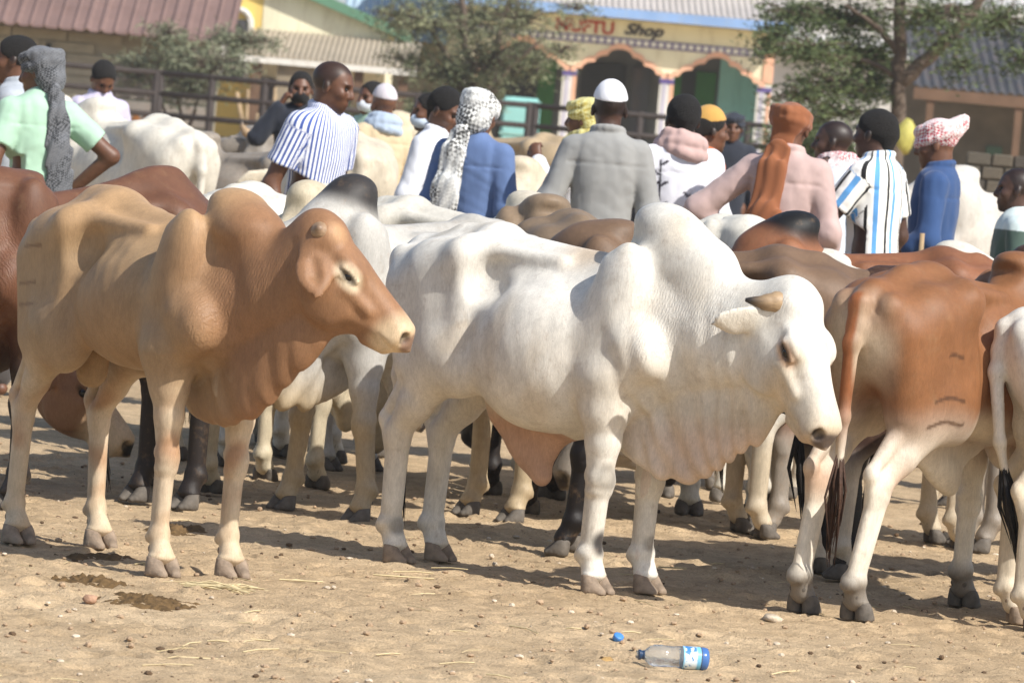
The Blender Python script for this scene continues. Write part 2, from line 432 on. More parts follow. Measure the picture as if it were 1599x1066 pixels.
def zebu(name, label, loc, group=None, cat='bull', **kw):
    P = dict(DEF); P.update(kw)
    hi = P['hi']; f = Field()
    B = P['bony']
    tor = [list(r) for r in (P['torso'] or TORSO)]
    for r in tor:
        r[2] -= P['belly'] * math.exp(-((r[0] - 0.05) / 0.28) ** 2); r[3] *= 1 + 0.5 * P['belly'] * math.exp(-((r[0] - 0.05) / 0.3) ** 2) * 2
    f.loft(tor, 0.02, 2.2, 0.42)
    ztop = lambda x: np.interp(x, [r[0] for r in tor], [r[1] for r in tor])
    # pelvis: hook bones, pin bones, spine ridge, hollows
    for s in (-1, 1):
        f.cone((-0.27, 0.05*s, 1.115), (-0.295, 0.170*s, 1.060), 0.045, 0.038, 0.08)
        f.cone((-0.295, 0.165*s, 1.060), (-0.44, 0.145*s, 1.00), 0.038, 0.055, 0.08)
        f.cone((-0.295, 0.165*s, 1.055), (-0.265, 0.180*s, 0.80), 0.030, 0.035, 0.08)
        f.ell((-0.615, 0.085*s, 1.02), (0.055, 0.05, 0.055), 0.06)
        f.cone((-0.27, 0.135*s, 1.088), (0.06, 0.095*s, 1.072), 0.030, 0.022, 0.05)          # loin shelf
        f.ell((0.035, 0.095*s + 0.25*P['belly']*s, 0.815 - 0.6*P['belly'] + P['lift'] * 0.5), (0.265, 0.150 + 0.2*P['belly'], 0.225 + 0.35*P['belly'] - P['lift'] * 0.5), 0.03, R=rotm(-4*s, -6))         # barrel
        f.ell((-0.165, 0.215*s, 0.990), (0.082, 0.082*B, 0.074), 0.04, R=rotm(0, -30), sub=True)
        f.ell((-0.06, 0.235*s, 1.035), (0.13, 0.06*B, 0.034), 0.05, R=rotm(0, 8), sub=True)
    f.cone((-0.42, 0, ztop(-0.42) - 0.035), (0.15, 0, ztop(0.15) - 0.035), 0.035, 0.03, 0.05)
    f.ell((-0.60, 0, 1.055), (0.06, 0.045, 0.05), 0.05)
    # hump
    hx, hh, hl, lean = P['hump']
    zb = float(ztop(hx))
    if hh > 0:
        f.ell((hx + 0.05, 0, zb + 0.00), (hl * 1.0, 0.110, hh * 0.60), 0.09)
        f.ell((hx + 0.015 + lean * 0.6, 0, zb + hh * 0.48), (hl * 0.68, 0.092, hh * 0.52), 0.06, R=rotm(0, 14))
        f.ell((hx + lean - 0.01, 0, zb + hh * 0.70), (hl * 0.50, 0.078, hh * 0.33), 0.04, R=rotm(0, 8))
        f.ell((hx - hl * 0.90 + lean, 0, zb + hh * 0.42), (hl * 0.34, 0.16, hh * 0.36), 0.025, sub=True)
    # ---- neck
    poll = np.array(P['poll'], float); hy, hp, hr = P['head']
    RH = rotm(hy, hp, hr); HS = P['hs']
    HF = (poll, RH * 1.0)
    def hpnt(x, y, z): return poll + RH @ (np.array((x, y, z)) * HS)
    nr = P['neckr']
    n_end = hpnt(0.035, 0, -0.105)
    n0 = np.array((0.40, 0, 0.93)); n3 = n_end
    n1 = n0 * 0.62 + n3 * 0.38 + np.array((0.05, 0, 0.0)); n1[1] = n3[1] * 0.22
    n2 = n0 * 0.28 + n3 * 0.72; n2[1] = n3[1] * 0.62
    n1[2] -= P['dip'] * 0.8; n2[2] -= P['dip']
    side = np.array((-(n3 - n0)[1], (n3 - n0)[0], 0)); side = side / np.linalg.norm(side)
    f.chain([n0, n1, n2, n3], [0.205 * nr, 0.165 * nr, 0.138 * nr, 0.120 * HS], 0.06, flat=0.60, fn=side)
    # crest from hump to poll
    f.chain([(hx + 0.10, 0, zb - 0.02), (n1 + n2) / 2 + np.array((0, 0, P['crest'] * nr)), hpnt(-0.005, 0, -0.05)], [0.08, 0.058, 0.05], 0.06)
    # ---- dewlap: hanging double-sided fold from throat to brisket
    dw = P['dew']
    throat = hpnt(0.20, 0, -0.245)
    if dw > 0:
        tp = [np.array((0.30, 0, 0.60)), np.array((0.44, 0, 0.64)), np.array((0.55, 0, 0.70)), n1 + np.array((0.02, 0, -0.17)), n2 + np.array((0.03, 0, -0.15)), throat]
        hang = [0.05, 0.15, 0.22, 0.19, 0.13, 0.05]
        th = [0.028, 0.024, 0.022, 0.022, 0.024, 0.028]
        lowp = [p - np.array((0, 0, h * dw)) for p, h in zip(tp, hang)]
        if P.get('dewpts'): lowp = [np.array(q) for q in P['dewpts']]
        M_ = 15; tt = np.linspace(0, len(tp) - 1, M_)
        def rs_(a_):
            a_ = np.array(a_, float); X_, o_ = spline_table(range(len(tp)), [a_[:, k] for k in range(3)], 200)
            return [np.array([np.interp(t_, X_, o_[k]) for k in range(3)]) for t_ in tt]
        tp, lowp = rs_(tp), rs_(lowp); th = np.interp(tt, range(len(th)), th)
        for i in range(M_ - 1):
            d = tp[i+1] - tp[i]; nn = np.array((-d[1], d[0], 0.0)) + side * 0.02; nn = nn / np.linalg.norm(nn)
            for w in (0.0, 0.25, 0.5, 0.75):
                f.cone(tp[i] * (1-w) + lowp[i] * w, tp[i+1] * (1-w) + lowp[i+1] * w, 0.06 - 0.01 * w, 0.06 - 0.01 * w, 0.03, flat=0.55 - 0.16 * w, fn=nn)
            f.cone(lowp[i], lowp[i+1], th[i], th[i+1], 0.03, flat=0.75, fn=nn)
    # ---- shoulders and legs
    feet = P['feet']
    hooves = []
    for s, nm in ((1, 'l'), (-1, 'r')):
        fx, fy = feet.get('f' + nm, (0, 0))
        S = lambda x, y, z, q: (x + fx * q, y * s + fy * q, z)
        f.ell((0.335, 0.150 * s, 0.93), (0.105, 0.070, 0.235), 0.05, R=rotm(0, 14))        # scapula
        f.cone((0.31, 0.140 * s, 1.08), (0.40, 0.172 * s, 0.84), 0.034, 0.040, 0.035)
        f.ell((0.44, 0.140 * s, 0.80), (0.095, 0.070, 0.105), 0.045)                         # point of shoulder
        f.ell((0.31, 0.148 * s, 0.73), (0.11, 0.072, 0.125), 0.04)                          # upper arm
        g_ = P['legr']
        f.cone(S(0.325, 0.142, 0.70, 0.0), S(0.328, 0.138, 0.60, 0.15), 0.092, 0.072 * g_, 0.04)
        f.ell(S(0.245, 0.138, 0.675, 0.05), (0.028, 0.026, 0.045), 0.035)
        f.cone(S(0.328, 0.138, 0.60, 0.15), S(0.335, 0.133, 0.50, 0.38), 0.070 * g_, 0.053 * g_, 0.03)
        f.cone(S(0.335, 0.133, 0.50, 0.38), S(0.335, 0.130, 0.405, 0.55), 0.053 * g_, 0.042 * g_, 0.02)
        f.cone(S(0.300, 0.136, 0.57, 0.2), S(0.318, 0.131, 0.44, 0.5), 0.035 * g_, 0.026, 0.02)
        f.ell(S(0.342, 0.130, 0.370, 0.6), (0.044 * g_, 0.049 * g_, 0.050), 0.016)
        f.ell(S(0.336, 0.130, 0.335, 0.63), (0.040 * g_, 0.045 * g_, 0.026), 0.012)
        f.ell(S(0.302, 0.130, 0.385, 0.58), (0.024, 0.024, 0.028), 0.02)
        f.cone(S(0.336, 0.130, 0.34, 0.62), S(0.334, 0.130, 0.15, 0.92), 0.035 * g_, 0.031 * g_, 0.015)
        f.cone(S(0.306, 0.130, 0.35, 0.62), S(0.308, 0.130, 0.15, 0.92), 0.019, 0.019, 0.010)
        f.ell(S(0.328, 0.130, 0.128, 0.96), (0.043 * g_, 0.045 * g_, 0.036), 0.014)
        f.ell(S(0.296, 0.130, 0.115, 0.97), (0.018, 0.030, 0.022), 0.012)
        f.cone(S(0.333, 0.130, 0.110, 0.97), S(0.352, 0.130, 0.068, 1), 0.035 * g_, 0.039, 0.012)
        f.ell(S(0.356, 0.130, 0.060, 1), (0.038, 0.048, 0.014), 0.008)
        hooves.append(S(0.362, 0.130, 0, 1))
        fx, fy = feet.get('h' + nm, (0, 0))
        H = lambda x, y, z, q: (x + fx * q, y * s + fy * q, z)
        f.cone((-0.44, 0.125 * s, 0.98), H(-0.37, 0.150, 0.74, 0.1), 0.125, 0.120, 0.06, flat=0.72, fn=(0, 1, 0))
        f.cone((-0.56, 0.105 * s, 0.93), H(-0.50, 0.125, 0.68, 0.15), 0.085, 0.075, 0.06)
        f.ell(H(-0.27, 0.165, 0.68, 0.15), (0.085, 0.065, 0.095), 0.07)                      # stifle
        f.cone((-0.24, 0.155 * s, 0.72), (-0.13, 0.165 * s, 0.80), 0.045, 0.02, 0.07, flat=0.5)
        f.cone(H(-0.35, 0.150, 0.71, 0.15), H(-0.47, 0.138, 0.54, 0.42), 0.105, 0.055 * g_, 0.05, flat=0.78, fn=(0, 1, 0))
        f.cone(H(-0.47, 0.138, 0.54, 0.42), H(-0.530, 0.132, 0.46, 0.52), 0.053 * g_, 0.042 * g_, 0.025)
        f.cone(H(-0.50, 0.132, 0.64, 0.25), H(-0.600, 0.130, 0.495, 0.5), 0.036, 0.021, 0.022)  # achilles
        f.ell(H(-0.602, 0.130, 0.482, 0.52), (0.023, 0.024, 0.030), 0.012)
        f.cone(H(-0.598, 0.130, 0.475, 0.52), H(-0.572, 0.130, 0.39, 0.58), 0.024, 0.022, 0.016)
        f.ell(H(-0.543, 0.130, 0.430, 0.55), (0.044 * g_, 0.043 * g_, 0.058), 0.018)
        f.cone(H(-0.540, 0.130, 0.40, 0.57), H(-0.540, 0.130, 0.155, 0.92), 0.037 * g_, 0.032 * g_, 0.018)
        f.cone(H(-0.568, 0.130, 0.40, 0.57), H(-0.566, 0.130, 0.155, 0.92), 0.020, 0.019, 0.010)
        f.ell(H(-0.545, 0.130, 0.128, 0.96), (0.043 * g_, 0.045 * g_, 0.036), 0.014)
        f.ell(H(-0.577, 0.130, 0.115, 0.97), (0.018, 0.030, 0.022), 0.012)
        f.cone(H(-0.538, 0.130, 0.110, 0.97), H(-0.517, 0.130, 0.068, 1), 0.035 * g_, 0.039, 0.012)
        f.ell(H(-0.513, 0.130, 0.060, 1), (0.038, 0.048, 0.014), 0.008)
        hooves.append(H(-0.505, 0.130, 0, 1))
    # ---- sheath / scrotum
    sh = P['sheath']
    if sh > 0:
        for x0, x1, zt_, zl, r in ((-0.27, -0.22, 0.67, 0.62, 0.03), (-0.17, -0.10, 0.62, 0.60 - 0.16 * sh, 0.026), (-0.06, -0.015, 0.60, 0.58 - 0.25 * sh, 0.022), (0.05, 0.02, 0.57, 0.56 - 0.12 * sh, 0.022)):
            f.cone((x0, 0, zt_), (x1, 0, zl), 0.075, r, 0.05, flat=0.5)
        f.cone((-0.10, 0, 0.58 - 0.15 * sh), (-0.015, 0, 0.555 - 0.25 * sh), 0.03, 0.02, 0.05)
        f.cone((-0.20, 0, 0.56 - 0.02 * sh), (-0.08, 0, 0.58 - 0.17 * sh), 0.05, 0.05, 0.05, flat=0.5)
    if P['udder'] > 0:
        f.cone((-0.36, 0, 0.64), (-0.37, 0, 0.64 - 0.16 * P['udder']), 0.05, 0.052, 0.03)
    # ---- tail
    tail = P['tail']
    if tail == 'down':
        tp_ = [(-0.60, 0, 1.06), (-0.675, 0, 1.03), (-0.705, 0, 0.90), (-0.705, 0, 0.66), (-0.69, 0, 0.50)]
    else: tp_ = tail
    if tp_: f.chain(tp_, [0.045, 0.034, 0.026, 0.020, 0.014][:len(tp_)], 0.025)
    # ---- head
    hs = lambda *a: tuple(q * HS for q in a)
    sc = lambda t: [tuple(q * HS for q in r) for r in t]
    f.loft(sc(HEAD), 0.04, 2.5, 0.22, fr=HF, bot=0.38)
    for s in (-1, 1):
        f.ell(hs(0.33, 0.104 * s, -0.075), hs(0.10, 0.026, 0.045), 0.035, fr=HF, sub=True)
        f.ell(hs(0.095, 0.128 * s, -0.075), hs(0.040, 0.018, 0.035), 0.03, fr=HF, sub=True)
    f.ell(hs(0.03, 0, -0.025), hs(0.055, 0.085, 0.045), 0.04, fr=HF)
    f.ell(hs(0.470, 0, -0.070), hs(0.034, 0.066, 0.050), 0.02, fr=HF)
    f.cone(hs(0.39, 0, -0.158), hs(0.455, 0, -0.140), 0.034 * HS, 0.024 * HS, 0.015, flat=1.5, fn=(0, 1, 0), fr=HF)      # chin
    for s in (-1, 1):
        f.ell(hs(0.175, 0.088 * s, -0.026), hs(0.052, 0.028, 0.022), 0.035, fr=HF)        # brow
        f.ell(hs(0.21, 0.082 * s, -0.180), hs(0.085, 0.030, 0.075), 0.035, fr=HF)        # cheek
        f.cone(hs(0.23, 0.094 * s, -0.088), hs(0.33, 0.072 * s, -0.088), 0.018 * HS, 0.012 * HS, 0.03, fr=HF)
        if hi:
            f.ell(hs(0.196, 0.116 * s, -0.054), hs(0.032, 0.018, 0.0135), 0.012, fr=HF, R=rotm(0, -6), sub=True)
            f.cone(hs(0.160, 0.112 * s, -0.042), hs(0.230, 0.102 * s, -0.046), 0.011, 0.007, 0.010, fr=HF)
            f.cone(hs(0.165, 0.112 * s, -0.070), hs(0.228, 0.104 * s, -0.068), 0.008, 0.006, 0.010, fr=HF)
        f.ell(hs(0.490, 0.050 * s, -0.052), hs(0.026, 0.020, 0.022), 0.010, fr=HF, R=rotm(0, 30, 0), sub=True)
        if hi: f.cone(hs(0.492, 0.050 * s, -0.112), hs(0.385, 0.084 * s, -0.122), 0.007, 0.006, 0.010, fr=HF, sub=True)
        # ears
        if P['ears']:
            d = np.array(P['ears'], float) * np.array((1, s, 1)); d = d / np.linalg.norm(d)
            e0 = np.array(hs(0.050, 0.096 * s, -0.105)); L = P['earl'] * HS
            fn = np.array(P['earn'], float) * np.array((1, s, 1)); fn = fn - d * (fn @ d)
            f.chain([e0, e0 + d * L * 0.28, e0 + d * L * 0.62, e0 + d * L], np.array([0.028, 0.044, 0.040, 0.009]) * HS * P['earw'], 0.016, flat=0.30, fn=fn, fr=HF)
            if hi and P['earcup']:
                fn_ = fn / np.linalg.norm(fn)
                f.chain([e0 + d * L * 0.25 + fn_ * 0.030, e0 + d * L * 0.58 + fn_ * 0.030, e0 + d * L * 0.75 + fn_ * 0.026], [0.022, 0.024, 0.014], 0.012, fr=HF, sub=True)
    # ---- skin folds on neck and dewlap (real relief)
    if P['fold'] > 0:
        amp = 0.0062 * P['fold'] * (1.0 if hi else 1.3)
        y3 = float(n3[1]); x3 = float(n3[0])
        def folds(x, y, z):
            u = x + 0.25 * z
            w = sstep(0.36, 0.50, x) * (1 - sstep(max(x3 - 0.10, 0.75), max(x3 + 0.02, 0.85), x)) * (1 - sstep(0.88, 1.04, z)) * sstep(0.3, 0.42, z)
            low = 1 - 0.72 * sstep(0.58, 0.9, z)
            return (amp * w * (0.12 + low) * (np.sin(u * 83 + 2.6 * np.sin(z * 9 + 4 * x) + 2.5 * np.sin(x * 17)) * 0.6 + np.sin(u * 41 + 3 * np.sin(z * 6 + 1) + 2.2 * np.sin(x * 11 + 2)) * 0.8)).astype(F32)
        f.disp(folds, (0.36, -0.4 + min(0, y3), 0.3), (max(0.9, x3 + 0.05), 0.4 + max(0, y3), 1.25))
        def ribs(x, y, z):
            w = sstep(-0.22, -0.08, x) * (1 - sstep(0.22, 0.32, x)) * sstep(0.55, 0.68, z) * (1 - sstep(0.98, 1.08, z))
            return (0.0009 * P['ribs'] * w * np.sin((x + 0.22 * z) * 98 + 0.8 * np.sin(z * 7))).astype(F32)
        f.disp(ribs, (-0.25, -0.4, 0.5), (0.35, 0.4, 1.1))
    v, q = f.surface(P['res'])
    # ---- coat colour
    def hw(c, r, soft=0.5):
        L = ((v - poll) @ RH) / HS
        d = np.sqrt((((L - np.array(c)) / np.array(r)) ** 2).sum(1)); return 1 - sstep(1 - soft, 1 + soft * 0.3, d)
    L = ((v - poll) @ RH) / HS
    rs = np.random.RandomState(abs(hash(name + label)) % 1 + int(P.get('seed', len(label))))
    col = P['col'](v, L, sstep) if P['col'] else np.tile((0.5, 0.45, 0.38), (len(v), 1))
    nc = P['nosec'] if P['nosec'] is not None else srgb(60, 52, 48)
    inhead = (np.abs(L[:, 1]) < 0.15) & (L[:, 0] > -0.05) & (L[:, 0] < 0.55) & (L[:, 2] < 0.1) & (L[:, 2] > -0.28)
    wn_ = np.clip(hw((0.502, 0, -0.062), (0.028, 0.075, 0.046), 0.35), 0, 1) * inhead
    col = col * (1 - wn_[:, None]) + np.array(nc) * wn_[:, None]
    for s in (-1, 1):
        we = np.clip(hw((0.198, 0.114 * s, -0.055), (0.046, 0.03, 0.019), 0.4), 0, 1) * inhead * 0.8
        col = col * (1 - we[:, None]) + np.array((0.03, 0.025, 0.022)) * we[:, None]
        wn2 = np.clip(hw((0.486, 0.054 * s, -0.052), (0.030, 0.026, 0.027), 0.4), 0, 1) * inhead
        col = col * (1 - wn2[:, None]) + np.array((0.02, 0.016, 0.014)) * wn2[:, None]
    wr = sstep(0.38, 0.52, v[:, 0]) * (1 - sstep(0.02, 0.10, L[:, 0])) * np.clip(1.0 - 0.9 * sstep(0.95, 1.12, v[:, 2]), 0, 1) * (np.abs(L[:, 1]) < 0.4)
    wr = np.where((v[:, 2] < 0.62) & (np.abs(v[:, 1]) > 0.10) & (v[:, 0] < 0.5), 0, wr)
    me = np_mesh('body', v, q, attrs={'Col': np.clip(col, 0.01, 0.95), 'wr': wr})
    root = empty(name, loc, math.radians(P['yaw']), P['scale'])
    tag(root, label, cat, group)
    link('body', me, COAT, root)
    hm = P['hoofs'] or HOOF_D
    for h in hooves:
        o = link('hoof', get_hoof(hi, hm), None, root, loc=h); o.scale = (0.98, 0.95, 1.0)
    if P['eyes']:
        for s in (-1, 1):
            mb = MB(); c = hpnt(0.196, 0.094 * s, -0.055)
            prof = [(0.023 * HS * math.sin(t), -0.023 * HS * math.cos(t)) for t in np.linspace(0.02, math.pi - 0.02, 9)]
            mb.lathe(prof, 12); mb.build('eye', EYE, root, True, loc=tuple(c))
    if P['horns']:
        for s in (-1, 1):
            ln, r0, path, base_c, tip_c = P['horns']
            pts = [hpnt(0.012 + p[0], (0.078 + p[1]) * s, -0.040 + p[2]) for p in path]
            n_ = len(pts); rr = [r0 * (1 - (i / (n_ - 1)) ** 1.6 * 0.86) for i in range(n_)]
            # resample smooth
            pa = np.array(pts); t = np.linspace(0, n_ - 1, n_ * 3); pts2 = np.stack([np.interp(t, range(n_), pa[:, k]) for k in range(3)], 1)
            rr2 = np.interp(t, range(n_), rr)
            rr2 = rr2 * (1 + 0.05 * np.sin(np.arange(len(rr2)) * 2.1))
            mb = MB(); mb.tube(pts2.tolist(), rr2.tolist(), 12)
            me2 = mb.mesh('horn', True)
            cc = np.array([np.array(base_c) * (1 - min(1, (i // 12) / (len(rr2) - 1) * 1.15) ** 4) + np.array(tip_c) * min(1, (i // 12) / (len(rr2) - 1) * 1.15) ** 4 for i in range(len(mb.v))])
            ca = me2.color_attributes.new('Col', 'FLOAT_COLOR', 'POINT'); ca.data.foreach_set('color', np.concatenate([cc, np.ones((len(cc), 1))], 1).astype(F32).ravel())
            link('horn', me2, HORN, root)
    if P['switch'] and tp_:
        e = np.array(tp_[-1]); mb = MB(); rg = random.Random(5)
        dirv = np.array(tp_[-1]) - np.array(tp_[-2]); dirv = dirv / np.linalg.norm(dirv)
        for i in range(P['hairs'] if hi else 9):
            a = rg.random() * 6.28; r = 0.010 * rg.random() ** 0.5; l = 0.14 + 0.20 * rg.random()
            o = np.array((math.cos(a) * r, math.sin(a) * r, 0)); sp = 2.0 + rg.random() * 1.4; wv_ = rg.uniform(-.012, .012)
            p0 = e + o - dirv * 0.04; p1 = e + o * sp + dirv * l * 0.4 + np.array((wv_, -wv_, 0)); p2 = e + o * (sp * 0.5) + dirv * l + np.array((rg.uniform(-.012, .012), rg.uniform(-.012, .012), 0))
            k_ = 1.0 if hi else 1.8
            mb.tube([p0.tolist(), p1.tolist(), p2.tolist()], [0.005 * k_, 0.0045 * k_, 0.0008], 4)
        mb.build('tail_switch', P['swc'] or SWITCH, root, True)
    return root

def lerp_c(a, b, w): return np.array(a) * (1 - w[:, None]) + np.array(b) * w[:, None] if np.ndim(a) == 1 else a * (1 - w[:, None]) + np.array(b) * w[:, None]
def blob(v, c, r, soft=0.6):
    d = np.sqrt((((v - np.array(c)) / np.array(r)) ** 2).sum(1)); return 1 - sstep(1 - soft, 1 + soft * 0.4, d)

def col_tan(v, L, ss):
    n = noise3(v, 9, 3); n2 = noise3(v, 30, 4)
    c = np.tile(srgb(174, 145, 110), (len(v), 1)).astype(float)
    front = ss(0.30, 0.62, v[:, 0] + 0.06 * n)
    c = lerp_c(c, srgb(154, 112, 80), front * 0.9)                                       # redder neck and head
    c = lerp_c(c, srgb(205, 164, 120), np.clip(ss(0.95, 1.12, v[:, 2]) * (1 - front), 0, 1) * 0.5)
    c = lerp_c(c, srgb(154, 114, 79), blob(v, (0.0, 0, 0.78), (0.34, 0.6, 0.2), 0.9) * 0.55)
    leg = (1 - ss(0.42, 0.68, v[:, 2] + 0.03 * n)) * (np.abs(v[:, 1]) > 0.05)
    c = lerp_c(c, srgb(222, 202, 174), leg * 0.85)
    c = lerp_c(c, srgb(176, 130, 92), leg * np.clip(n2 * 0.9, 0, 1) * 0.8)
    low = 1 - ss(0.16, 0.24, v[:, 2]); c = lerp_c(c, srgb(222, 200, 168), low * 0.7 * (np.abs(v[:, 1]) > 0.05))
    dw = (1 - ss(0.45, 0.62, v[:, 2])) * (np.abs(v[:, 1]) < 0.07) * (v[:, 0] > 0.30)
    c = lerp_c(c, srgb(150, 104, 80), np.clip(dw, 0, 1) * 0.35)
    for x, z, l in ((-0.45, 0.98, 0.07), (-0.47, 0.86, 0.07), (-0.46, 0.79, 0.07)):
        d = np.abs(v[:, 2] - z - 0.10 * (v[:, 0] + 0.45))
        c = lerp_c(c, srgb(120, 88, 62), (1 - ss(0.002, 0.009, d)) * (np.abs(v[:, 0] - x) < l) * (v[:, 1] < -0.03) * 0.7)
    # muzzle and eye ring pale
    c = lerp_c(c, srgb(236, 210, 172), blob(L, (0.45, 0, -0.085), (0.085, 0.12, 0.10), 0.5))
    for s in (-1, 1):
        c = lerp_c(c, srgb(236, 216, 184), blob(L, (0.20, 0.11 * s, -0.055), (0.068, 0.05, 0.044), 0.5))
        c = lerp_c(c, srgb(215, 170, 125), blob(L, (0.05, 0.06 * s, 0.0), (0.05, 0.05, 0.04), 0.6) * 0.6)
    return c
def col_white(v, L, ss):
    n = noise3(v, 8, 5); n2 = noise3(v, 24, 6)
    c = np.tile(srgb(236, 231, 220), (len(v), 1)).astype(float)
    c = lerp_c(c, srgb(208, 184, 146), np.clip((1 - ss(0.5, 0.9, v[:, 2])) * (0.5 + 0.6 * n), 0, 1) * 0.65)
    c = lerp_c(c, srgb(205, 180, 140), np.clip(n2 * n, 0, 1) * 0.35)
    c = lerp_c(c, srgb(190, 188, 182), blob(v, (0.28, 0, 1.28), (0.22, 0.2, 0.16), 0.8) * 0.6)   # grey hump
    c = lerp_c(c, srgb(205, 178, 145), blob(v, (0.13, 0, 1.10), (0.12, 0.14, 0.10), 0.8) * 0.7)
    pink = (np.abs(v[:, 1]) < 0.09) & (v[:, 2] < 0.62)
    wp = np.where(pink & (v[:, 0] > 0.34), 1 - ss(0.50, 0.66, v[:, 2]), 0)
    c = lerp_c(c, srgb(218, 188, 170), np.clip(wp * (0.75 + 0.4 * n), 0, 1) * 0.6)
    ws_ = np.where(pink & (v[:, 0] < 0.12) & (v[:, 0] > -0.36), 1 - ss(0.50, 0.60, v[:, 2]), 0)
    c = lerp_c(c, srgb(196, 150, 122), np.clip(ws_, 0, 1) * 0.85)
    # dark marks on knees and pasterns
    for (x, y, z, rx, ry, rz) in ((0.37, -0.15, 0.385, 0.035, 0.05, 0.05), (0.36, -0.13, 0.165, 0.04, 0.045, 0.05), (0.37, 0.13, 0.165, 0.03, 0.04, 0.03), (-0.50, -0.14, 0.125, 0.035, 0.05, 0.035), (-0.50, 0.12, 0.125, 0.03, 0.05, 0.03)):
        c = lerp_c(c, srgb(70, 66, 64), blob(v, (x, y, z), (rx, ry, rz), 0.5) * np.clip(0.75 + 0.4 * n2, 0, 1))
    for s in (-1, 1):
        c = lerp_c(c, srgb(214, 160, 116), blob(L, (0.20, 0.105 * s, -0.056), (0.06, 0.05, 0.036), 0.6) * 0.7)
        c = lerp_c(c, srgb(206, 176, 132), blob(L, (0.27, 0.085 * s, -0.14), (0.09, 0.06, 0.06), 0.8) * 0.6)
    c = lerp_c(c, srgb(206, 180, 150), blob(L, (0.46, 0, -0.09), (0.05, 0.09, 0.07), 0.6) * 0.6)
    return c
def col_plain(base, low=None, hump=None, belly=None, legz=0.5, speck=0.35, seed=1, rump=None):
    def g(v, L, ss):
        n = noise3(v, 8, seed); n2 = noise3(v, 26, seed + 1)
        c = np.tile(base, (len(v), 1)).astype(float)
        c = c * (1 + 0.22 * speck * n[:, None] + 0.12 * speck * n2[:, None])
        if belly is not None: c = lerp_c(c, belly, np.clip(1 - ss(0.55, 0.85, v[:, 2] + 0.04 * n), 0, 1) * 0.7)
        if low is not None: c = lerp_c(c, low, np.clip(1 - ss(legz - 0.12, legz + 0.12, v[:, 2] + 0.06 * n), 0, 1))
        if hump is not None: c = lerp_c(c, hump, blob(v, (0.31, 0, 1.255), (0.21, 0.2, 0.135), 0.4))
        if rump is not None: c = lerp_c(c, rump, blob(v, (-0.66, 0, 0.85), (0.16, 0.16, 0.40), 0.7))
        return c
    return g

def col_brown(v, L, ss):
    n = noise3(v, 9, 11); n2 = noise3(v, 28, 12)
    c = np.tile(srgb(138, 93, 60), (len(v), 1)).astype(float)
    c = lerp_c(c, srgb(158, 108, 70), np.clip(0.5 * n + 0.3, 0, 1) * 0.6)
    c = lerp_c(c, srgb(232, 216, 190), blob(v, (-0.67, -0.05, 0.84), (0.075, 0.11, 0.24), 0.7) * np.clip(0.8 + 0.4 * n2, 0, 1) * 0.85)
    c = lerp_c(c, srgb(232, 216, 190), blob(v, (-0.66, 0.07, 0.84), (0.10, 0.10, 0.24), 0.9) * 0.8)
    c = lerp_c(c, srgb(150, 92, 55), (1 - ss(0.022, 0.034, np.abs(v[:, 1] - 0.01))) * (1 - ss(-0.70, -0.675, v[:, 0])) * ss(0.5, 0.55, v[:, 2]))
    leg = 1 - ss(0.46, 0.72, v[:, 2] + 0.06 * n)
    c = lerp_c(c, srgb(236, 226, 208), leg)
    c = lerp_c(c, srgb(184, 128, 86), blob(v, (-0.54, -0.13, 0.45), (0.09, 0.10, 0.09), 0.8) * 0.45)
    c = lerp_c(c, srgb(184, 128, 86), blob(v, (-0.64, 0.11, 0.45), (0.09, 0.10, 0.09), 0.8) * 0.6)
    c = lerp_c(c, srgb(232, 218, 196), blob(v, (-0.14, -0.17, 0.60), (0.14, 0.14, 0.11), 0.7))
    c = lerp_c(c, srgb(90, 80, 72), (1 - ss(0.10, 0.18, v[:, 2])) * 0.8)
    # branding scars on the thigh
    for x, z, l in ((-0.40, 0.88, 0.05), (-0.42, 0.74, 0.07), (-0.42, 0.66, 0.08)):
        d = np.abs(v[:, 2] - z - 0.008 * np.sin(v[:, 0] * 40) - 0.10 * (v[:, 0] + 0.42))
        c = lerp_c(c, srgb(78, 52, 36), (1 - ss(0.003, 0.010, d)) * (np.abs(v[:, 0] - x) < l) * (v[:, 1] < -0.05) * 0.8)
    return c

def col_face(v, L, ss):
    c = col_plain(srgb(184, 136, 98), low=srgb(160, 120, 90), seed=33, speck=0.6)(v, L, ss)
    c = lerp_c(c, srgb(222, 196, 162), blob(L, (0.40, 0, -0.08), (0.17, 0.16, 0.16), 0.4))
    return lerp_c(c, srgb(214, 186, 150), blob(L, (0.22, 0, 0.0), (0.20, 0.06, 0.05), 0.5))
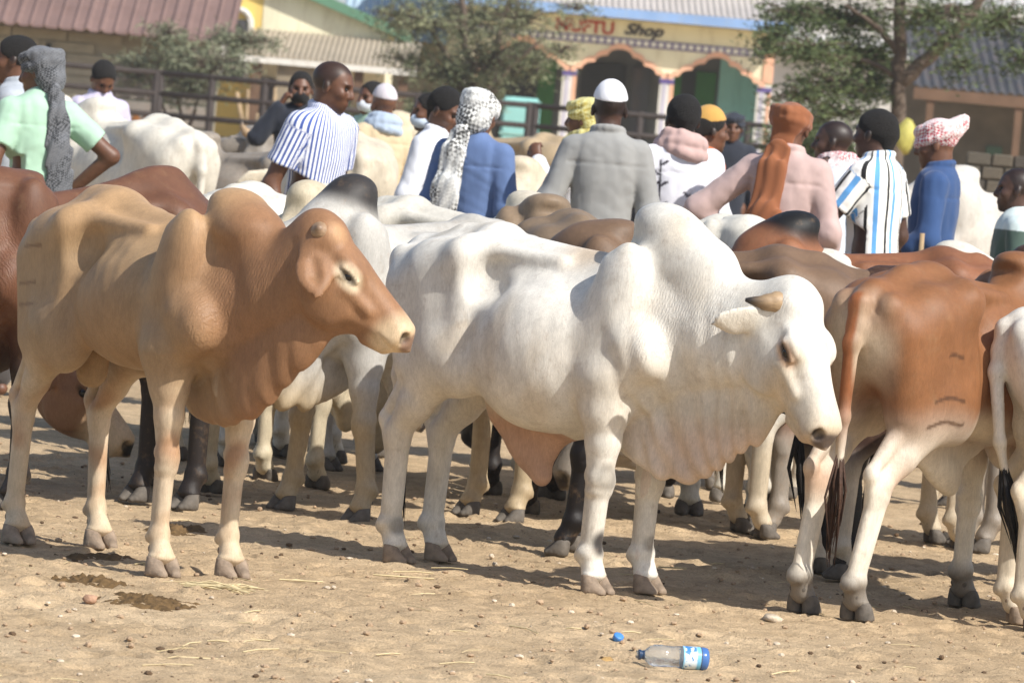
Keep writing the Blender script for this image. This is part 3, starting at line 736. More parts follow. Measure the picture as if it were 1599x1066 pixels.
# ------------------------------------------------------------------ ground
def m_sand():
    s = NT('sand')
    n1 = s.noise(0.9, 5, 0.6); n2 = s.noise(9, 6, 0.65); n3 = s.noise(120, 4, 0.7); n4 = s.noise(42, 5, 0.7)
    c = s.ramp(n1, [(0.30, srgb(185, 160, 127)), (0.55, srgb(198, 173, 139)), (0.75, srgb(210, 186, 152))])
    c = s.mix(c, s.ramp(n2, [(0.28, 0.72), (0.62, 1.06)]), 1.0, 'MULTIPLY')
    c = s.mix(c, s.ramp(n3, [(0.25, 0.70), (0.65, 1.12)]), 1.0, 'MULTIPLY')
    c = s.mix(c, srgb(96, 78, 58), s.ramp(n4, [(0.60, 0.0), (0.70, 0.6)]))
    n7 = s.noise(2.6, 6, 0.7); c = s.mix(c, srgb(140, 118, 88), s.math('MULTIPLY', s.ramp(n7, [(0.52, 0.0), (0.68, 1.0)]), 0.45))
    n8 = s.noise(260, 2, 0.6); c = s.mix(c, srgb(70, 58, 46), s.ramp(n8, [(0.66, 0.0), (0.72, 0.6)])); c = s.mix(c, srgb(226, 210, 186), s.ramp(s.noise(200, 2, 0.5), [(0.68, 0.0), (0.74, 0.6)]))
    s.col(c)
    h = s.math('ADD', s.math('MULTIPLY', n3, 0.6), s.math('MULTIPLY', n4, 0.9))
    s.bump(h, 0.9, 0.012); s.set(Roughness=0.92); s.b.inputs['Specular IOR Level'].default_value = 0.12
    return s.m
SAND = m_sand()
def lines(parts): return np.unique(np.round(np.concatenate([np.arange(a, b, st) for a, b, st in parts]), 4))
gx = lines([(-400, -40, 40), (-40, -6, 4), (-6, -2.6, 0.4), (-2.6, 2.6, 0.021), (2.6, 6, 0.4), (6, 40, 4), (40, 401, 40)])
gy = lines([(-60, 8, 8), (8, 12, 0.5), (12, 21, 0.021), (21, 27, 0.08), (27, 60, 1.0), (60, 160, 10), (160, 801, 40)])
GX, GY = np.meshgrid(gx, gy, indexing='ij')
def ground_h(X, Y):
    P2 = np.stack([X, Y, 0 * X], -1).reshape(-1, 3)
    h = 0.007 * noise3(P2, 4, 21) + 0.0035 * noise3(P2, 14, 22) + 0.0030 * noise3(P2, 38, 23) + 0.0024 * noise3(P2, 85, 24) + 0.0022 * noise3(P2, 150, 27)
    h = h + 0.004 * np.abs(noise3(P2, 50, 25))
    return h.reshape(X.shape)
GZ = ground_h(GX, GY)
rg = np.random.RandomState(8)
for i in range(1300):                                             # hoof prints
    cx, cy = rg.uniform(-2.5, 2.5), rg.uniform(12.2, 21); r = rg.uniform(0.028, 0.05); dp = rg.uniform(0.005, 0.017)
    ix = slice(*np.searchsorted(gx, (cx - 3*r, cx + 3*r))); iy = slice(*np.searchsorted(gy, (cy - 3*r, cy + 3*r)))
    an = rg.rand() * 6.28; ex = 1 + 0.6 * rg.rand()
    dx, dy = GX[ix, iy] - cx, GY[ix, iy] - cy
    u = (dx * math.cos(an) + dy * math.sin(an)) / (r * ex); w = (-dx * math.sin(an) + dy * math.cos(an)) / r
    q = u*u + w*w
    GZ[ix, iy] += -dp * np.exp(-q ** 2.6) + dp * 0.5 * np.exp(-((np.sqrt(q) - 1.45) / 0.4) ** 2)
fade = np.clip((400 - np.hypot(GX, GY - 16)) / 380, 0, 1)
GZ = GZ * np.where((np.abs(GX) < 2.7) & (GY > 11.9) & (GY < 27), 1, 0.6) - 0.006
ids = np.arange(GX.size).reshape(GX.shape)
gf = np.stack([ids[:-1, :-1], ids[1:, :-1], ids[1:, 1:], ids[:-1, 1:]], -1).reshape(-1, 4)
tag(link('ground', np_mesh('ground', np.stack([GX, GY, GZ], -1).reshape(-1, 3), gf), SAND), 'dry trampled sandy ground of the livestock market', 'ground', kind='structure')
def gz(x, y):
    i = min(max(np.searchsorted(gx, x), 0), len(gx) - 1); j = min(max(np.searchsorted(gy, y), 0), len(gy) - 1); return float(GZ[i, j])

# ------------------------------------------------------------------ litter, stones, dung, bottle
def lump(r, seed, flat=0.7):
    bm = bmesh.new(); bmesh.ops.create_icosphere(bm, subdivisions=2, radius=r); rr = random.Random(seed)
    k = [Vector((rr.uniform(-1, 1), rr.uniform(-1, 1), rr.uniform(-1, 1))) for _ in range(4)]
    for v in bm.verts:
        n = v.co.normalized(); d = sum(math.sin(5 * n.dot(q) + i) for i, q in enumerate(k)) * 0.09
        v.co = v.co * (1 + d); v.co.z *= flat; v.co.x *= 1.25
    me = bpy.data.meshes.new('stone'); bm.to_mesh(me); bm.free()
    me.polygons.foreach_set('use_smooth', [True] * len(me.polygons)); return me
def stone(px, py, r, c, label, seed, flat=0.7):
    p = on_ground(px, py); o = link('stone', lump(r, seed, flat), m_plain('stone_%d' % seed, c, 0.85, 0.4, 40, 0.5))
    o.location = (p.x, p.y, gz(p.x, p.y) + r * flat * 0.45); o.rotation_euler = (0, 0, seed); tag(o, label, 'stone')
stone(945, 1030, 0.022, srgb(186, 150, 96), 'yellowish pebble left of the plastic bottle', 3, 0.8)
stone(1205, 966, 0.035, srgb(205, 188, 165), 'pale flat rock on the sand beyond the plastic bottle', 5, 0.4)
stone(140, 938, 0.020, srgb(176, 140, 115), 'pinkish stone in the dung at lower left', 7, 0.7)
rr = random.Random(4)
mb = MB(); st = MB()
ico = [(-0.53, 0.85, 0), (0.53, 0.85, 0), (-0.53, -0.85, 0), (0.53, -0.85, 0), (0, -0.53, 0.85), (0, 0.53, 0.85), (0, -0.53, -0.85), (0, 0.53, -0.85), (0.85, 0, -0.53), (0.85, 0, 0.53), (-0.85, 0, -0.53), (-0.85, 0, 0.53)]
icf = [(0,11,5),(0,5,1),(0,1,7),(0,7,10),(0,10,11),(1,5,9),(5,11,4),(11,10,2),(10,7,6),(7,1,8),(3,9,4),(3,4,2),(3,2,6),(3,6,8),(3,8,9),(4,9,5),(2,4,11),(6,2,10),(8,6,7),(9,8,1)]
for i in range(7000):
    x, y = rr.uniform(-2.2, 2.2), 12.3 + 9 * rr.random() ** 1.2; r = 0.002 + 0.010 * rr.random() ** 7
    z = gz(x, y) + r * 0.35; a = rr.random() * 6.28; sx, sz = rr.uniform(0.8, 1.5), rr.uniform(0.5, 0.9)
    mb.add([(x + r * (q[0] * math.cos(a) * sx - q[1] * math.sin(a)), y + r * (q[0] * math.sin(a) * sx + q[1] * math.cos(a)), z + r * q[2] * sz) for q in ico], icf, rr.choice((0, 0, 0, 0, 1, 2)))
o = mb.build('pebbles', [m_plain('pebble_a', srgb(176, 150, 122), 0.9, 0.4), m_plain('pebble_b', srgb(206, 190, 168), 0.9, 0.3), m_plain('pebble_c', srgb(104, 84, 64), 0.95, 0.4)])
tag(o, 'small pebbles and crumbs of dry dung scattered over the sand', 'pebbles', kind='stuff')
for i in range(110):
    x, y = rr.uniform(-2.0, 2.0), 12.6 + 6 * rr.random() ** 1.4; l = rr.uniform(0.02, 0.09); a = rr.random() * 3.14; z = gz(x, y) + 0.004
    dx, dy = math.cos(a) * l, math.sin(a) * l; b = rr.uniform(-0.01, 0.01)
    st.tube([(x - dx, y - dy, z), (x + b, y + b, z + 0.004), (x + dx, y + dy, z + 0.002)], rr.choice((0.0012, 0.0016, 0.0022)), 4)
p = on_ground(345, 918)
for i in range(45):
    a = rr.gauss(0, 0.35) ; l = rr.uniform(0.03, 0.10); x, y = p.x + rr.gauss(0, 0.04), p.y + rr.gauss(0, 0.05)
    st.tube([(x - l * math.cos(a), y - l * math.sin(a), gz(x, y) + 0.006), (x, y, gz(x, y) + rr.uniform(0.008, 0.02)), (x + l * math.cos(a), y + l * math.sin(a), gz(x, y) + 0.006)], 0.0018, 4)
for px, py, l in ((470, 909, 0.07), (630, 902, 0.10), (300, 1022, 0.07), (1050, 890, 0.05)):
    p = on_ground(px, py); st.tube([(p.x - l, p.y, gz(p.x, p.y) + 0.006), (p.x + l, p.y + 0.02, gz(p.x, p.y) + 0.008)], 0.003, 5)
tag(st.build('straw', m_plain('straw', srgb(206, 188, 146), 0.7, 0.3)), 'dry straw stalks lying on the sand', 'straw', kind='stuff')
DUNG = m_plain('dung', srgb(112, 88, 56), 0.85, 0.5, 30, 0.8)
def dung(px, py, w, d, label, seed):
    p = on_ground(px, py); r2 = random.Random(seed); n = 40
    V = []; Fc = []
    xs = np.linspace(-1.25, 1.25, n); X, Y = np.meshgrid(xs, xs, indexing='ij')
    P3 = np.stack([X * w * 8, Y * d * 8, 0 * X], -1).reshape(-1, 3)
    q = np.hypot(X, Y) + 0.30 * noise3(P3, 6, seed).reshape(X.shape) + 0.15 * noise3(P3, 19, seed + 1).reshape(X.shape)
    H = 0.028 * np.clip(1.0 - q, -0.6, 1) + 0.006 * noise3(P3, 40, seed + 2).reshape(X.shape) * (q < 1.1)
    base = ground_h(X * w + p.x, Y * d + p.y)
    me = np_mesh('dung_pat', np.stack([X * w, Y * d, base * 0.6 + H - 0.012], -1).reshape(-1, 3), np.stack([np.arange(n*n).reshape(n, n)[:-1, :-1], np.arange(n*n).reshape(n, n)[1:, :-1], np.arange(n*n).reshape(n, n)[1:, 1:], np.arange(n*n).reshape(n, n)[:-1, 1:]], -1).reshape(-1, 4))
    o = link('dung_pat', me, DUNG); o.location = (p.x, p.y, 0); tag(o, label, 'dung')
dung(165, 871, 0.15, 0.20, 'dark dung streak between the tan bull\'s hooves', 2)
dung(145, 906, 0.11, 0.22, 'brown dung patch with a pinkish stone at lower left', 5)
dung(230, 936, 0.16, 0.16, 'brown dung smear in front of the tan bull', 9)
dung(275, 826, 0.12, 0.20, 'dung clods behind the tan bull\'s front leg', 12)
def bottle():
    p = on_ground(1048, 1040); L = 0.21; r = 0.033
    root = empty('plastic_bottle', (p.x, p.y, gz(p.x, p.y) + r * 0.98)); root.rotation_euler = (0, math.radians(90), math.radians(10))
    tag(root, 'clear plastic water bottle with a blue label lying on the sand', 'bottle')
    g = NT('clear_plastic'); g.col((0.86, 0.90, 0.93)); g.set(Roughness=0.12, IOR=1.3); g.b.inputs['Transmission Weight'].default_value = 0.88; g.bump(g.noise(40, 3), 0.5, 0.01)
    prof = [(0.0105, -L/2), (0.0115, -L/2 + 0.004), (0.0115, -L/2 + 0.018), (0.0145, -L/2 + 0.024), (0.026, -L/2 + 0.038), (0.032, -L/2 + 0.052), (0.033, -L/2 + 0.07), (0.0315, -L/2 + 0.085), (0.030, -L/2 + 0.10), (0.0318, -L/2 + 0.115), (0.033, -L/2 + 0.13),
            (0.033, L/2 - 0.014), (0.031, L/2 - 0.004), (0.024, L/2), (0.010, L/2 - 0.005), (0.0, L/2 - 0.006)]
    mb = MB(); mb.lathe(prof, 24); mb.build('bottle_body', g.m, root, True)
    s = NT('bottle_label'); z = s.n('ShaderNodeSeparateXYZ'); s.l(s.coord(), z.inputs[0])
    nn = s.noise(60, 2); blotch = s.ramp(nn, [(0.52, 0.0), (0.56, 1.0)])
    band = s.ramp(z.outputs[2], [(0.030, 0.0), (0.034, 1.0), (0.066, 1.0), (0.070, 0.0)])
    base = s.mix(srgb(120, 190, 225), srgb(225, 238, 245), band); s.col(s.mix(base, srgb(70, 130, 190), s.math('MULTIPLY', blotch, band))); s.set(Roughness=0.35)
    mb = MB(); mb.lathe([(0.0336, 0.028), (0.0338, 0.03), (0.0338, 0.078), (0.0336, 0.080)], 24); mb.build('label', s.m, root, True)
    mb = MB(); mb.lathe([(0.0335, 0.083), (0.0336, 0.091), (0.0316, 0.1015), (0.0245, 0.1055), (0.009, 0.1005)], 24); bb = NT('blue_plastic'); bb.col(srgb(70, 110, 170)); bb.set(Roughness=0.2); mb.build('base_tint', bb.m, root, True)
    mb = MB(); mb.lathe([(0.0118, -L/2 + 0.006), (0.0150, -L/2 + 0.006), (0.0150, -L/2 + 0.013), (0.0122, -L/2 + 0.0135), (0.0122, -L/2 + 0.019), (0.0138, -L/2 + 0.02), (0.0138, -L/2 + 0.023)], 20)
    dk = NT('neck_ring'); dk.col(srgb(40, 62, 92)); dk.set(Roughness=0.3); mb.build('neck_ring', dk.m, root, True)
    p = on_ground(964, 996); bc = NT('cap_blue'); bc.col(srgb(72, 132, 205)); bc.set(Roughness=0.4)
    mb = MB(); mb.lathe([(0.0, 0.017), (0.014, 0.017), (0.0158, 0.0155)] + [(0.016, 0.0)] + [(0.0145, 0.0), (0.0145, 0.014), (0, 0.014)], 20)
    o = mb.build('bottle_cap', bc.m, None, True, loc=(p.x, p.y, gz(p.x, p.y) + 0.006)); o.rotation_euler = (0.5, 0.3, 0); tag(o, 'bright blue bottle cap lying on the sand', 'bottle cap')
bottle()

# ------------------------------------------------------------------ buildings in the background
def px_x(px, py, Y): return at(px, py, Y).x
def px_z(px, py, Y): return at(px, py, Y).z
M_ROOF = m_plain('brown_tin', srgb(128, 104, 97), 0.6, 0.2, 1.2)
M_CREAM = m_plain('cream_plaster', srgb(238, 231, 200), 0.85, 0.15, 1.0)
M_YEL = m_plain('yellow_plaster', srgb(234, 204, 116), 0.85, 0.12, 1.0)
M_WALLB = m_plain('buff_block', srgb(166, 158, 140), 0.9, 0.25, 2)
M_DARK = m_plain('dark_brown', srgb(52, 50, 46), 0.8, 0.3, 3)
M_WHITE = m_plain('white_paint', srgb(225, 222, 214), 0.7, 0.1, 2)
M_GREY = m_plain('weathered_tin', srgb(150, 142, 134), 0.6, 0.25, 1.0)
M_DGREY = m_plain('dark_tin', srgb(78, 77, 78), 0.55, 0.3, 1.0)
M_BLUE = m_plain('blue_paint', srgb(138, 170, 216), 0.7, 0.12, 2)
M_ORANGE = m_plain('orange_paint', srgb(232, 180, 150), 0.75, 0.15, 3)
M_GREEN = m_plain('green_door', srgb(52, 104, 42), 0.6, 0.2, 2)
M_TURQ = m_plain('turquoise_paint', srgb(160, 208, 200), 0.8, 0.15, 1)
M_PURPLE = m_plain('violet_paint', srgb(96, 84, 140), 0.75, 0.15, 3)
M_INT = m_plain('dim_interior', srgb(100, 98, 92), 0.9, 0.2, 1)
M_RED = m_plain('red_letters', srgb(176, 62, 48), 0.7, 0.15, 4)
M_INK = m_plain('dark_letters', srgb(58, 54, 58), 0.7, 0.15, 4)
M_PLAST = m_plain('pale_plaster', srgb(200, 196, 190), 0.85, 0.12, 0.6)
M_BROWNB = m_plain('brown_beam', srgb(112, 88, 70), 0.85, 0.25, 3)
M_GREENROOF = m_plain('green_trim', srgb(98, 138, 112), 0.7, 0.15, 2)
M_PALEBLUE = m_plain('pale_blue_roof', srgb(160, 182, 198), 0.6, 0.1, 1)

def weather(m, c2, amount=0.5):
    nt = m.node_tree; b = nt.nodes['Principled BSDF']; src = b.inputs['Base Color'].links[0].from_socket
    tc = nt.nodes.new('ShaderNodeTexCoord'); mp = nt.nodes.new('ShaderNodeMapping'); mp.inputs['Scale'].default_value = (3.0, 3.0, 0.5); nt.links.new(tc.outputs['Object'], mp.inputs['Vector'])
    nz = nt.nodes.new('ShaderNodeTexNoise'); nz.inputs['Scale'].default_value = 1.6; nz.inputs['Detail'].default_value = 7; nz.inputs['Roughness'].default_value = 0.68; nt.links.new(mp.outputs[0], nz.inputs['Vector'])
    rp = nt.nodes.new('ShaderNodeValToRGB'); rp.color_ramp.elements[0].position = 0.50; rp.color_ramp.elements[1].position = 0.72; rp.color_ramp.elements[1].color = (amount,) * 3 + (1,); rp.color_ramp.elements[0].color = (0, 0, 0, 1); nt.links.new(nz.outputs['Fac'], rp.inputs[0])
    mx = nt.nodes.new('ShaderNodeMix'); mx.data_type = 'RGBA'; nt.links.new(rp.outputs[0], mx.inputs[0]); nt.links.new(src, mx.inputs[6]); mx.inputs[7].default_value = (c2[0], c2[1], c2[2], 1); nt.links.new(mx.outputs[2], b.inputs['Base Color'])
for m_, c_ in ((M_CREAM, srgb(176, 160, 124)), (M_ROOF, srgb(110, 84, 72)), (M_WHITE, srgb(160, 148, 130)), (M_ORANGE, srgb(200, 172, 148)), (M_BLUE, srgb(160, 172, 186)), (M_DGREY, srgb(112, 84, 66)), (M_YEL, srgb(190, 160, 104)), (M_GREY, srgb(120, 98, 80)), (M_TURQ, srgb(120, 160, 152)), (M_RED, srgb(206, 168, 140)), (M_INK, srgb(150, 142, 126))): weather(m_, c_)
def corrugated(name, x0, x1, y0, z0, y1, z1, pitch, amp, m, parent, thick=0.02, ribbed=False):
    """sloping sheet with real corrugation running down the slope"""
    n = int((x1 - x0) / pitch) * 6; V = []; Fc = []
    for j, (yy, zz) in enumerate(((y0, z0), (y1, z1), (y1, z1 - thick), (y0, z0 - thick))):
        for i in range(n + 1):
            x = x0 + (x1 - x0) * i / n; ph = (x / pitch) % 1.0
            h = amp * (1.0 if ph < 0.22 else 0.0) if ribbed else amp * math.sin(2 * math.pi * ph)
            V.append((x, yy, zz + h))
    for j in range(4):
        for i in range(n):
            a, b = j * (n + 1) + i, ((j + 1) % 4) * (n + 1) + i
            Fc.append((a, a + 1, b + 1, b))
    return MB().add(V, Fc).build(name, m, parent)

# left building with brown ribbed roof
Y = 96.0
b1 = empty('market_building', (0, 0, 0)); tag(b1, 'low buff building under a brown ribbed tin roof at upper left', 'building')
xl, xr = px_x(-260, 20, Y), px_x(368, 62, Y)
ze = px_z(180, 52, Y)
corrugated('roof', xl, xr, Y - 0.9, ze, Y + 4.2, ze + 2.3, 0.262, 0.045, M_ROOF, b1, 0.03, True)
MB().box(xl + 0.2, Y, 0, xr - 0.5, Y + 4.0, ze + 0.05).build('wall', M_WALLB, b1)
nrow = 0
z = 0.0
brick_me = None
bricks = MB(); bricks.box(-0.5, 0, 0, 0.5, 0.05, 0.18); brick_me = bricks.mesh('wall_block'); brick_me.materials.append(m_plain('buff_block_face', srgb(180, 172, 152), 0.9, 0.3, 2.0))
for rI in range(12):
    for cI in range(-1, 8):
        x = px_x(20, 60, Y) + cI * 1.04 + (0.5 if rI % 2 else 0); zz = 0.12 + rI * 0.205
        if x > px_x(165, 60, Y) or x < xl + 1: continue
        o = link('wall_block', brick_me, None, b1, loc=(x, Y - 0.05, zz))
MB().box(px_x(78, 60, Y) - 0.05, Y - 0.14, 0.0, px_x(78, 60, Y) + 0.04, Y - 0.06, ze - 0.3).build('drain_pipe', M_DARK, b1)
d = MB().box(px_x(180, 60, Y), Y - 0.06, 0, px_x(345, 60, Y), Y - 0.01, ze - 0.55).build('shop_shutter', m_plain('grey_shutter', srgb(120, 118, 108), 0.6, 0.2, 2), b1)
for k in range(9):
    MB().box(px_x(180, 60, Y) + 0.05, Y - 0.085, 0.1 + k * 0.22, px_x(345, 60, Y) - 0.05, Y - 0.06, 0.26 + k * 0.22).build('slat', M_GREY, d)
# yellow / cream house with lean-to
Y = 112.0
b2 = empty('cream_house', (0, 0, 0)); tag(b2, 'cream and yellow house with green roof trim and a tin verandah', 'house')
xa, xb, xc = px_x(340, 20, Y), px_x(411, 20, Y), px_x(640, 60, Y)
MB().box(xa - 3, Y + 0.02, 0, xb, Y + 6, 7.5).build('wall', M_YEL, b2)
gz0 = px_z(600, 52, Y); gz1 = px_z(480, -2, Y); x0_, x1_ = px_x(480, -2, Y), px_x(606, 52, Y)
sl_ = (gz0 - gz1) / (x1_ - x0_); zl = gz1 + (xb - x0_) * sl_
gab = MB(); gab.add([(xb, Y, 0), (x1_, Y, 0), (x1_, Y, gz0), (xb, Y, zl), (xb, Y + 6, 0), (x1_, Y + 6, 0), (x1_, Y + 6, gz0), (xb, Y + 6, zl)], [(0, 1, 2, 3), (7, 6, 5, 4), (1, 5, 6, 2), (0, 3, 7, 4)]); gab.build('wall', M_CREAM, b2)
def slope_box(x0, z0, x1, z1, ya, yb, th):
    return MB().add([(x0, ya, z0), (x1, ya, z1), (x1, ya, z1 + th), (x0, ya, z0 + th), (x0, yb, z0), (x1, yb, z1), (x1, yb, z1 + th), (x0, yb, z0 + th)], [(0, 1, 2, 3), (7, 6, 5, 4), (0, 4, 5, 1), (3, 2, 6, 7), (1, 5, 6, 2), (0, 3, 7, 4)])
slope_box(xb, zl + 0.003, x1_ + 0.4, gz0 + 0.4 * sl_ + 0.003, Y - 0.3, Y + 6.2, 0.22).build('roof', M_GREENROOF, b2)
zv0, zv1 = px_z(515, 96, Y - 3), px_z(515, 55, Y)
corrugated('verandah_roof', px_x(375, 80, Y - 3), px_x(652, 100, Y - 3), Y - 3.0, zv0, Y - 0.02, zv1, 0.12, 0.02, m_plain('tan_tin', srgb(168, 156, 138), 0.6, 0.2, 1), b2)
MB().box(px_x(375, 80, Y - 3), Y - 3.06, zv0 - 0.16, px_x(652, 100, Y - 3), Y - 3.0, zv0 - 0.03).build('fascia', M_WHITE, b2)
for px in (400, 447, 476, 560, 630):
    x = px_x(px, 120, Y - 2.8); wd = 0.2 if px in (447, 476) else 0.1
    MB().box(x - wd, Y - 2.9, 0, x + wd, Y - 2.6, zv0 - 0.04).build('verandah_post', m_plain('post_stone', srgb(150, 138, 118), 0.9, 0.3, 3) if px in (447, 476) else M_BROWNB, b2)
for px0, px1, m in ((395, 432, M_DGREY), (500, 560, M_INT), (575, 630, M_DARK)):  # M_INT and M_DARK slabs are painted shade of the opening under the verandah
    MB().box(px_x(px0, 130, Y), Y - 0.06, 0.02, px_x(px1, 130, Y), Y - 0.01, 2.1).build('door_or_opening', m, b2)
# white arched window trim on the yellow wall
tr = MB(); cx, cz = px_x(372, 35, Y), px_z(372, 38, Y); pts = [(cx + 0.28 * math.cos(t), Y - 0.03, cz + 0.32 * math.sin(t)) for t in np.linspace(0, math.pi, 12)]
w_ = tr.tube([(cx + 0.28, Y - 0.03, cz - 1.2)] + pts + [(cx - 0.28, Y - 0.03, cz - 1.2)], 0.07, 6).build('window', M_WHITE, b2)
MB().box(cx - 0.24, Y - 0.04, cz - 1.2, cx + 0.24, Y - 0.01, cz + 0.1).build('pane', M_DGREY, w_)
# pale blue roofed house behind
Y = 126.0
b3 = empty('blue_roofed_house', (0, 0, 0)); tag(b3, 'house with pale blue tin roof showing behind the middle tree', 'house')
MB().box(px_x(560, 60, Y), Y, 0, px_x(830, 60, Y), Y + 7, 3.6).build('wall', m_plain('tan_plaster', srgb(176, 160, 130), 0.9, 0.2, 1), b3)
corrugated('roof', px_x(535, 40, Y), px_x(850, 40, Y), Y - 0.8, 3.4, Y + 4, 6.6, 0.2, 0.03, M_PALEBLUE, b3)
for px in (600, 660, 720, 780):
    w_ = MB().box(px_x(px, 90, Y), Y - 0.05, 1.0, px_x(px + 26, 90, Y), Y - 0.01, 2.1).build('window', M_DGREY, b3)

# ---- the shop with scalloped arches
Y = 120.0
s1 = empty('arched_shop', (0, 0, 0)); tag(s1, 'cream shop with orange scalloped arches, blue eave and painted name', 'shop')
S = FPX / Y
pil = [px_x(728, 100, Y), px_x(884, 160, Y), px_x(1024, 160, Y), px_x(1190, 175, Y)]
pil = [pil[3] - 3 * 2.28, pil[3] - 2 * 2.28, pil[3] - 2.28, pil[3]]
z_p = 2.95; z_top = 4.22; z_ap = 3.55
xL, xR = pil[0] - 0.3, pil[3] + 0.16
# fascia wall with scalloped openings
V = []; Fc = []
def arch_z(x):
    for a, b in zip(pil[:-1], pil[1:]):
        if a + 0.13 <= x <= b - 0.13:
            t = abs((x - (a + b) / 2) / ((b - a) / 2 - 0.13)); k = 3.5
            st_ = t * k; i = math.floor(st_); fr_ = st_ - i
            base = z_ap - (z_ap - z_p) * (i + 0.0) / k
            return base - (z_ap - z_p) / k * (1 - math.sqrt(max(0, 1 - fr_ * fr_))) if t > 0.02 else z_ap
    return z_p
xs = np.linspace(xL, xR, 420); zz = [arch_z(x) for x in xs]
fm = MB(); n = len(xs)
for yy in (Y, Y + 0.2):
    fm.v += [(x, yy, z) for x, z in zip(xs, zz)] + [(x, yy, z_top) for x in xs]
for i in range(n - 1):
    fm.f += [(i, i + 1, n + i + 1, n + i), (2*n + i + 1, 2*n + i, 3*n + i, 3*n + i + 1), (i + 1, i, 2*n + i, 2*n + i + 1)]; fm.mi += [0, 0, 0]
fm.build('facade', M_CREAM, s1)
for a, b in zip(pil[:-1], pil[1:]):
    sel = [(x, z) for x, z in zip(xs, zz) if a - 0.02 <= x <= b + 0.02]
    mb = MB(); m = len(sel); V = []
    for x, z in sel: V += [(x, Y - 0.05, z - 0.02), (x, Y - 0.05, z + 0.115), (x, Y - 0.002, z + 0.115), (x, Y - 0.002, z - 0.02)]
    Fc = [(4*i + q, 4*i + 4 + q, 4*i + 4 + (q + 1) % 4, 4*i + (q + 1) % 4) for i in range(m - 1) for q in range(4)]
    mb.add(V, Fc).build('arch_trim', M_ORANGE, s1)
for p_ in pil:
    c_ = MB().box(p_ - 0.16, Y - 0.04, 0, p_ + 0.16, Y + 0.24, z_p + 0.02).build('pillar', M_WHITE, s1)
    MB().box(p_ + 0.08, Y - 0.055, 0, p_ + 0.165, Y - 0.042, z_p - 0.05).build('stripe', M_ORANGE, c_)
    MB().box(p_ - 0.10, Y - 0.055, 0, p_ + 0.0, Y - 0.042, z_p - 0.05).build('stripe', m_plain('lilac', srgb(190, 186, 200), 0.8, 0.1, 2), c_)
    MB().box(p_ - 0.17, Y - 0.06, z_p - 0.13, p_ + 0.17, Y - 0.043, z_p - 0.02).build('capital', M_PURPLE, c_)
cp = MB().box(pil[3] - 0.05, Y - 0.05, z_p + 0.1, xR + 0.02, Y - 0.003, z_top - 0.05).build('corner_trim', M_ORANGE, s1)
# chequered band: alternating raised tiles
bd = MB().box(xL, Y - 0.03, 3.62, xR - 0.22, Y - 0.002, 3.80).build('chequer_band', M_PURPLE, s1)
tile = MB().box(-0.062, 0, 0, 0.062, 0.012, 0.115).mesh('band_tile'); tile.materials.append(M_WHITE)
x = xL + 0.1
while x < xR - 0.3:
    link('band_tile', tile, None, bd, loc=(x, Y - 0.043, 3.652)); x += 0.175
MB().box(xL - 0.4, Y - 0.75, z_top + 0.02, xR + 0.35, Y - 0.66, z_top + 0.24).build('eave_board', M_BLUE, s1)
MB().box(xL - 0.4, Y - 0.66, z_top + 0.02, xR + 0.35, Y + 0.3, z_top + 0.06).build('soffit', M_CREAM, s1)
corrugated('roof', xL - 0.4, xR + 0.35, Y - 0.7, z_top + 0.26, Y + 3.0, z_top + 0.92, 0.15, 0.02, m_plain('lilac_tin', srgb(178, 172, 170), 0.6, 0.15, 1), s1)
MB().box(xL - 0.4, Y + 3.0, 0, xR + 0.1, Y + 8, 7.0).build('upper_wall', M_CREAM, s1)
MB().box(xL, Y + 2.5, 0, xR, Y + 2.6, z_top).build('back_wall', M_INT, s1)
MB().box(xR - 0.18, Y + 0.25, 0, xR, Y + 2.5, z_top).build('side_wall', M_TURQ, s1)
xw = px_x(1120, 160, Y + 2.4)
MB().box(xw, Y + 2.42, 0, xR - 0.19, Y + 2.49, 3.6).build('turquoise_panel', M_TURQ, s1)
for px0, px1, m in ((1040, 1062, M_GREEN), (1085, 1116, M_GREEN), (1062, 1085, M_DARK), (905, 975, M_DARK), (838, 865, M_GREEN), (985, 1012, M_DGREY), (780, 835, M_DARK)):  # M_DARK slabs paint the darkness of open doorways between the green doors
    MB().box(px_x(px0, 150, Y + 2.4), Y + 2.40, 0, px_x(px1, 150, Y + 2.4), Y + 2.49, 3.2).build('door_or_opening', m, s1)
MB().box(xL - 0.2, Y - 1.2, -0.02, xR + 0.2, Y + 2.5, 0.25).build('porch_floor', M_PLAST, s1)
def sign_text(txt, px, pz, size, m, shear=0.0, bold=0.012):
    cu = bpy.data.curves.new('lettering', 'FONT'); cu.body = txt; cu.size = size; cu.extrude = 0.01; cu.shear = shear; cu.offset = bold; cu.align_x = 'LEFT'
    ob = bpy.data.objects.new('tmp', cu); COL.objects.link(ob)
    me = bpy.data.meshes.new_from_object(ob.evaluated_get(bpy.context.evaluated_depsgraph_get())); bpy.data.objects.remove(ob)
    o = link('lettering', me, m, s1); o.rotation_euler = (math.radians(90), 0, 0); o.location = (px, Y - 0.02, pz); return o
l1 = sign_text('MUFTU', px_x(866, 46, Y), 3.86, 0.40, M_RED)
l1.scale.x = (px_x(957, 50, Y) - px_x(866, 46, Y)) / max(l1.dimensions.x, 0.1)
l2 = sign_text('Shop', px_x(974, 52, Y), 3.90, 0.36, M_INK, 0.35)
l2.scale.x = (px_x(1036, 55, Y) - px_x(974, 52, Y)) / max(l2.dimensions.x, 0.1)

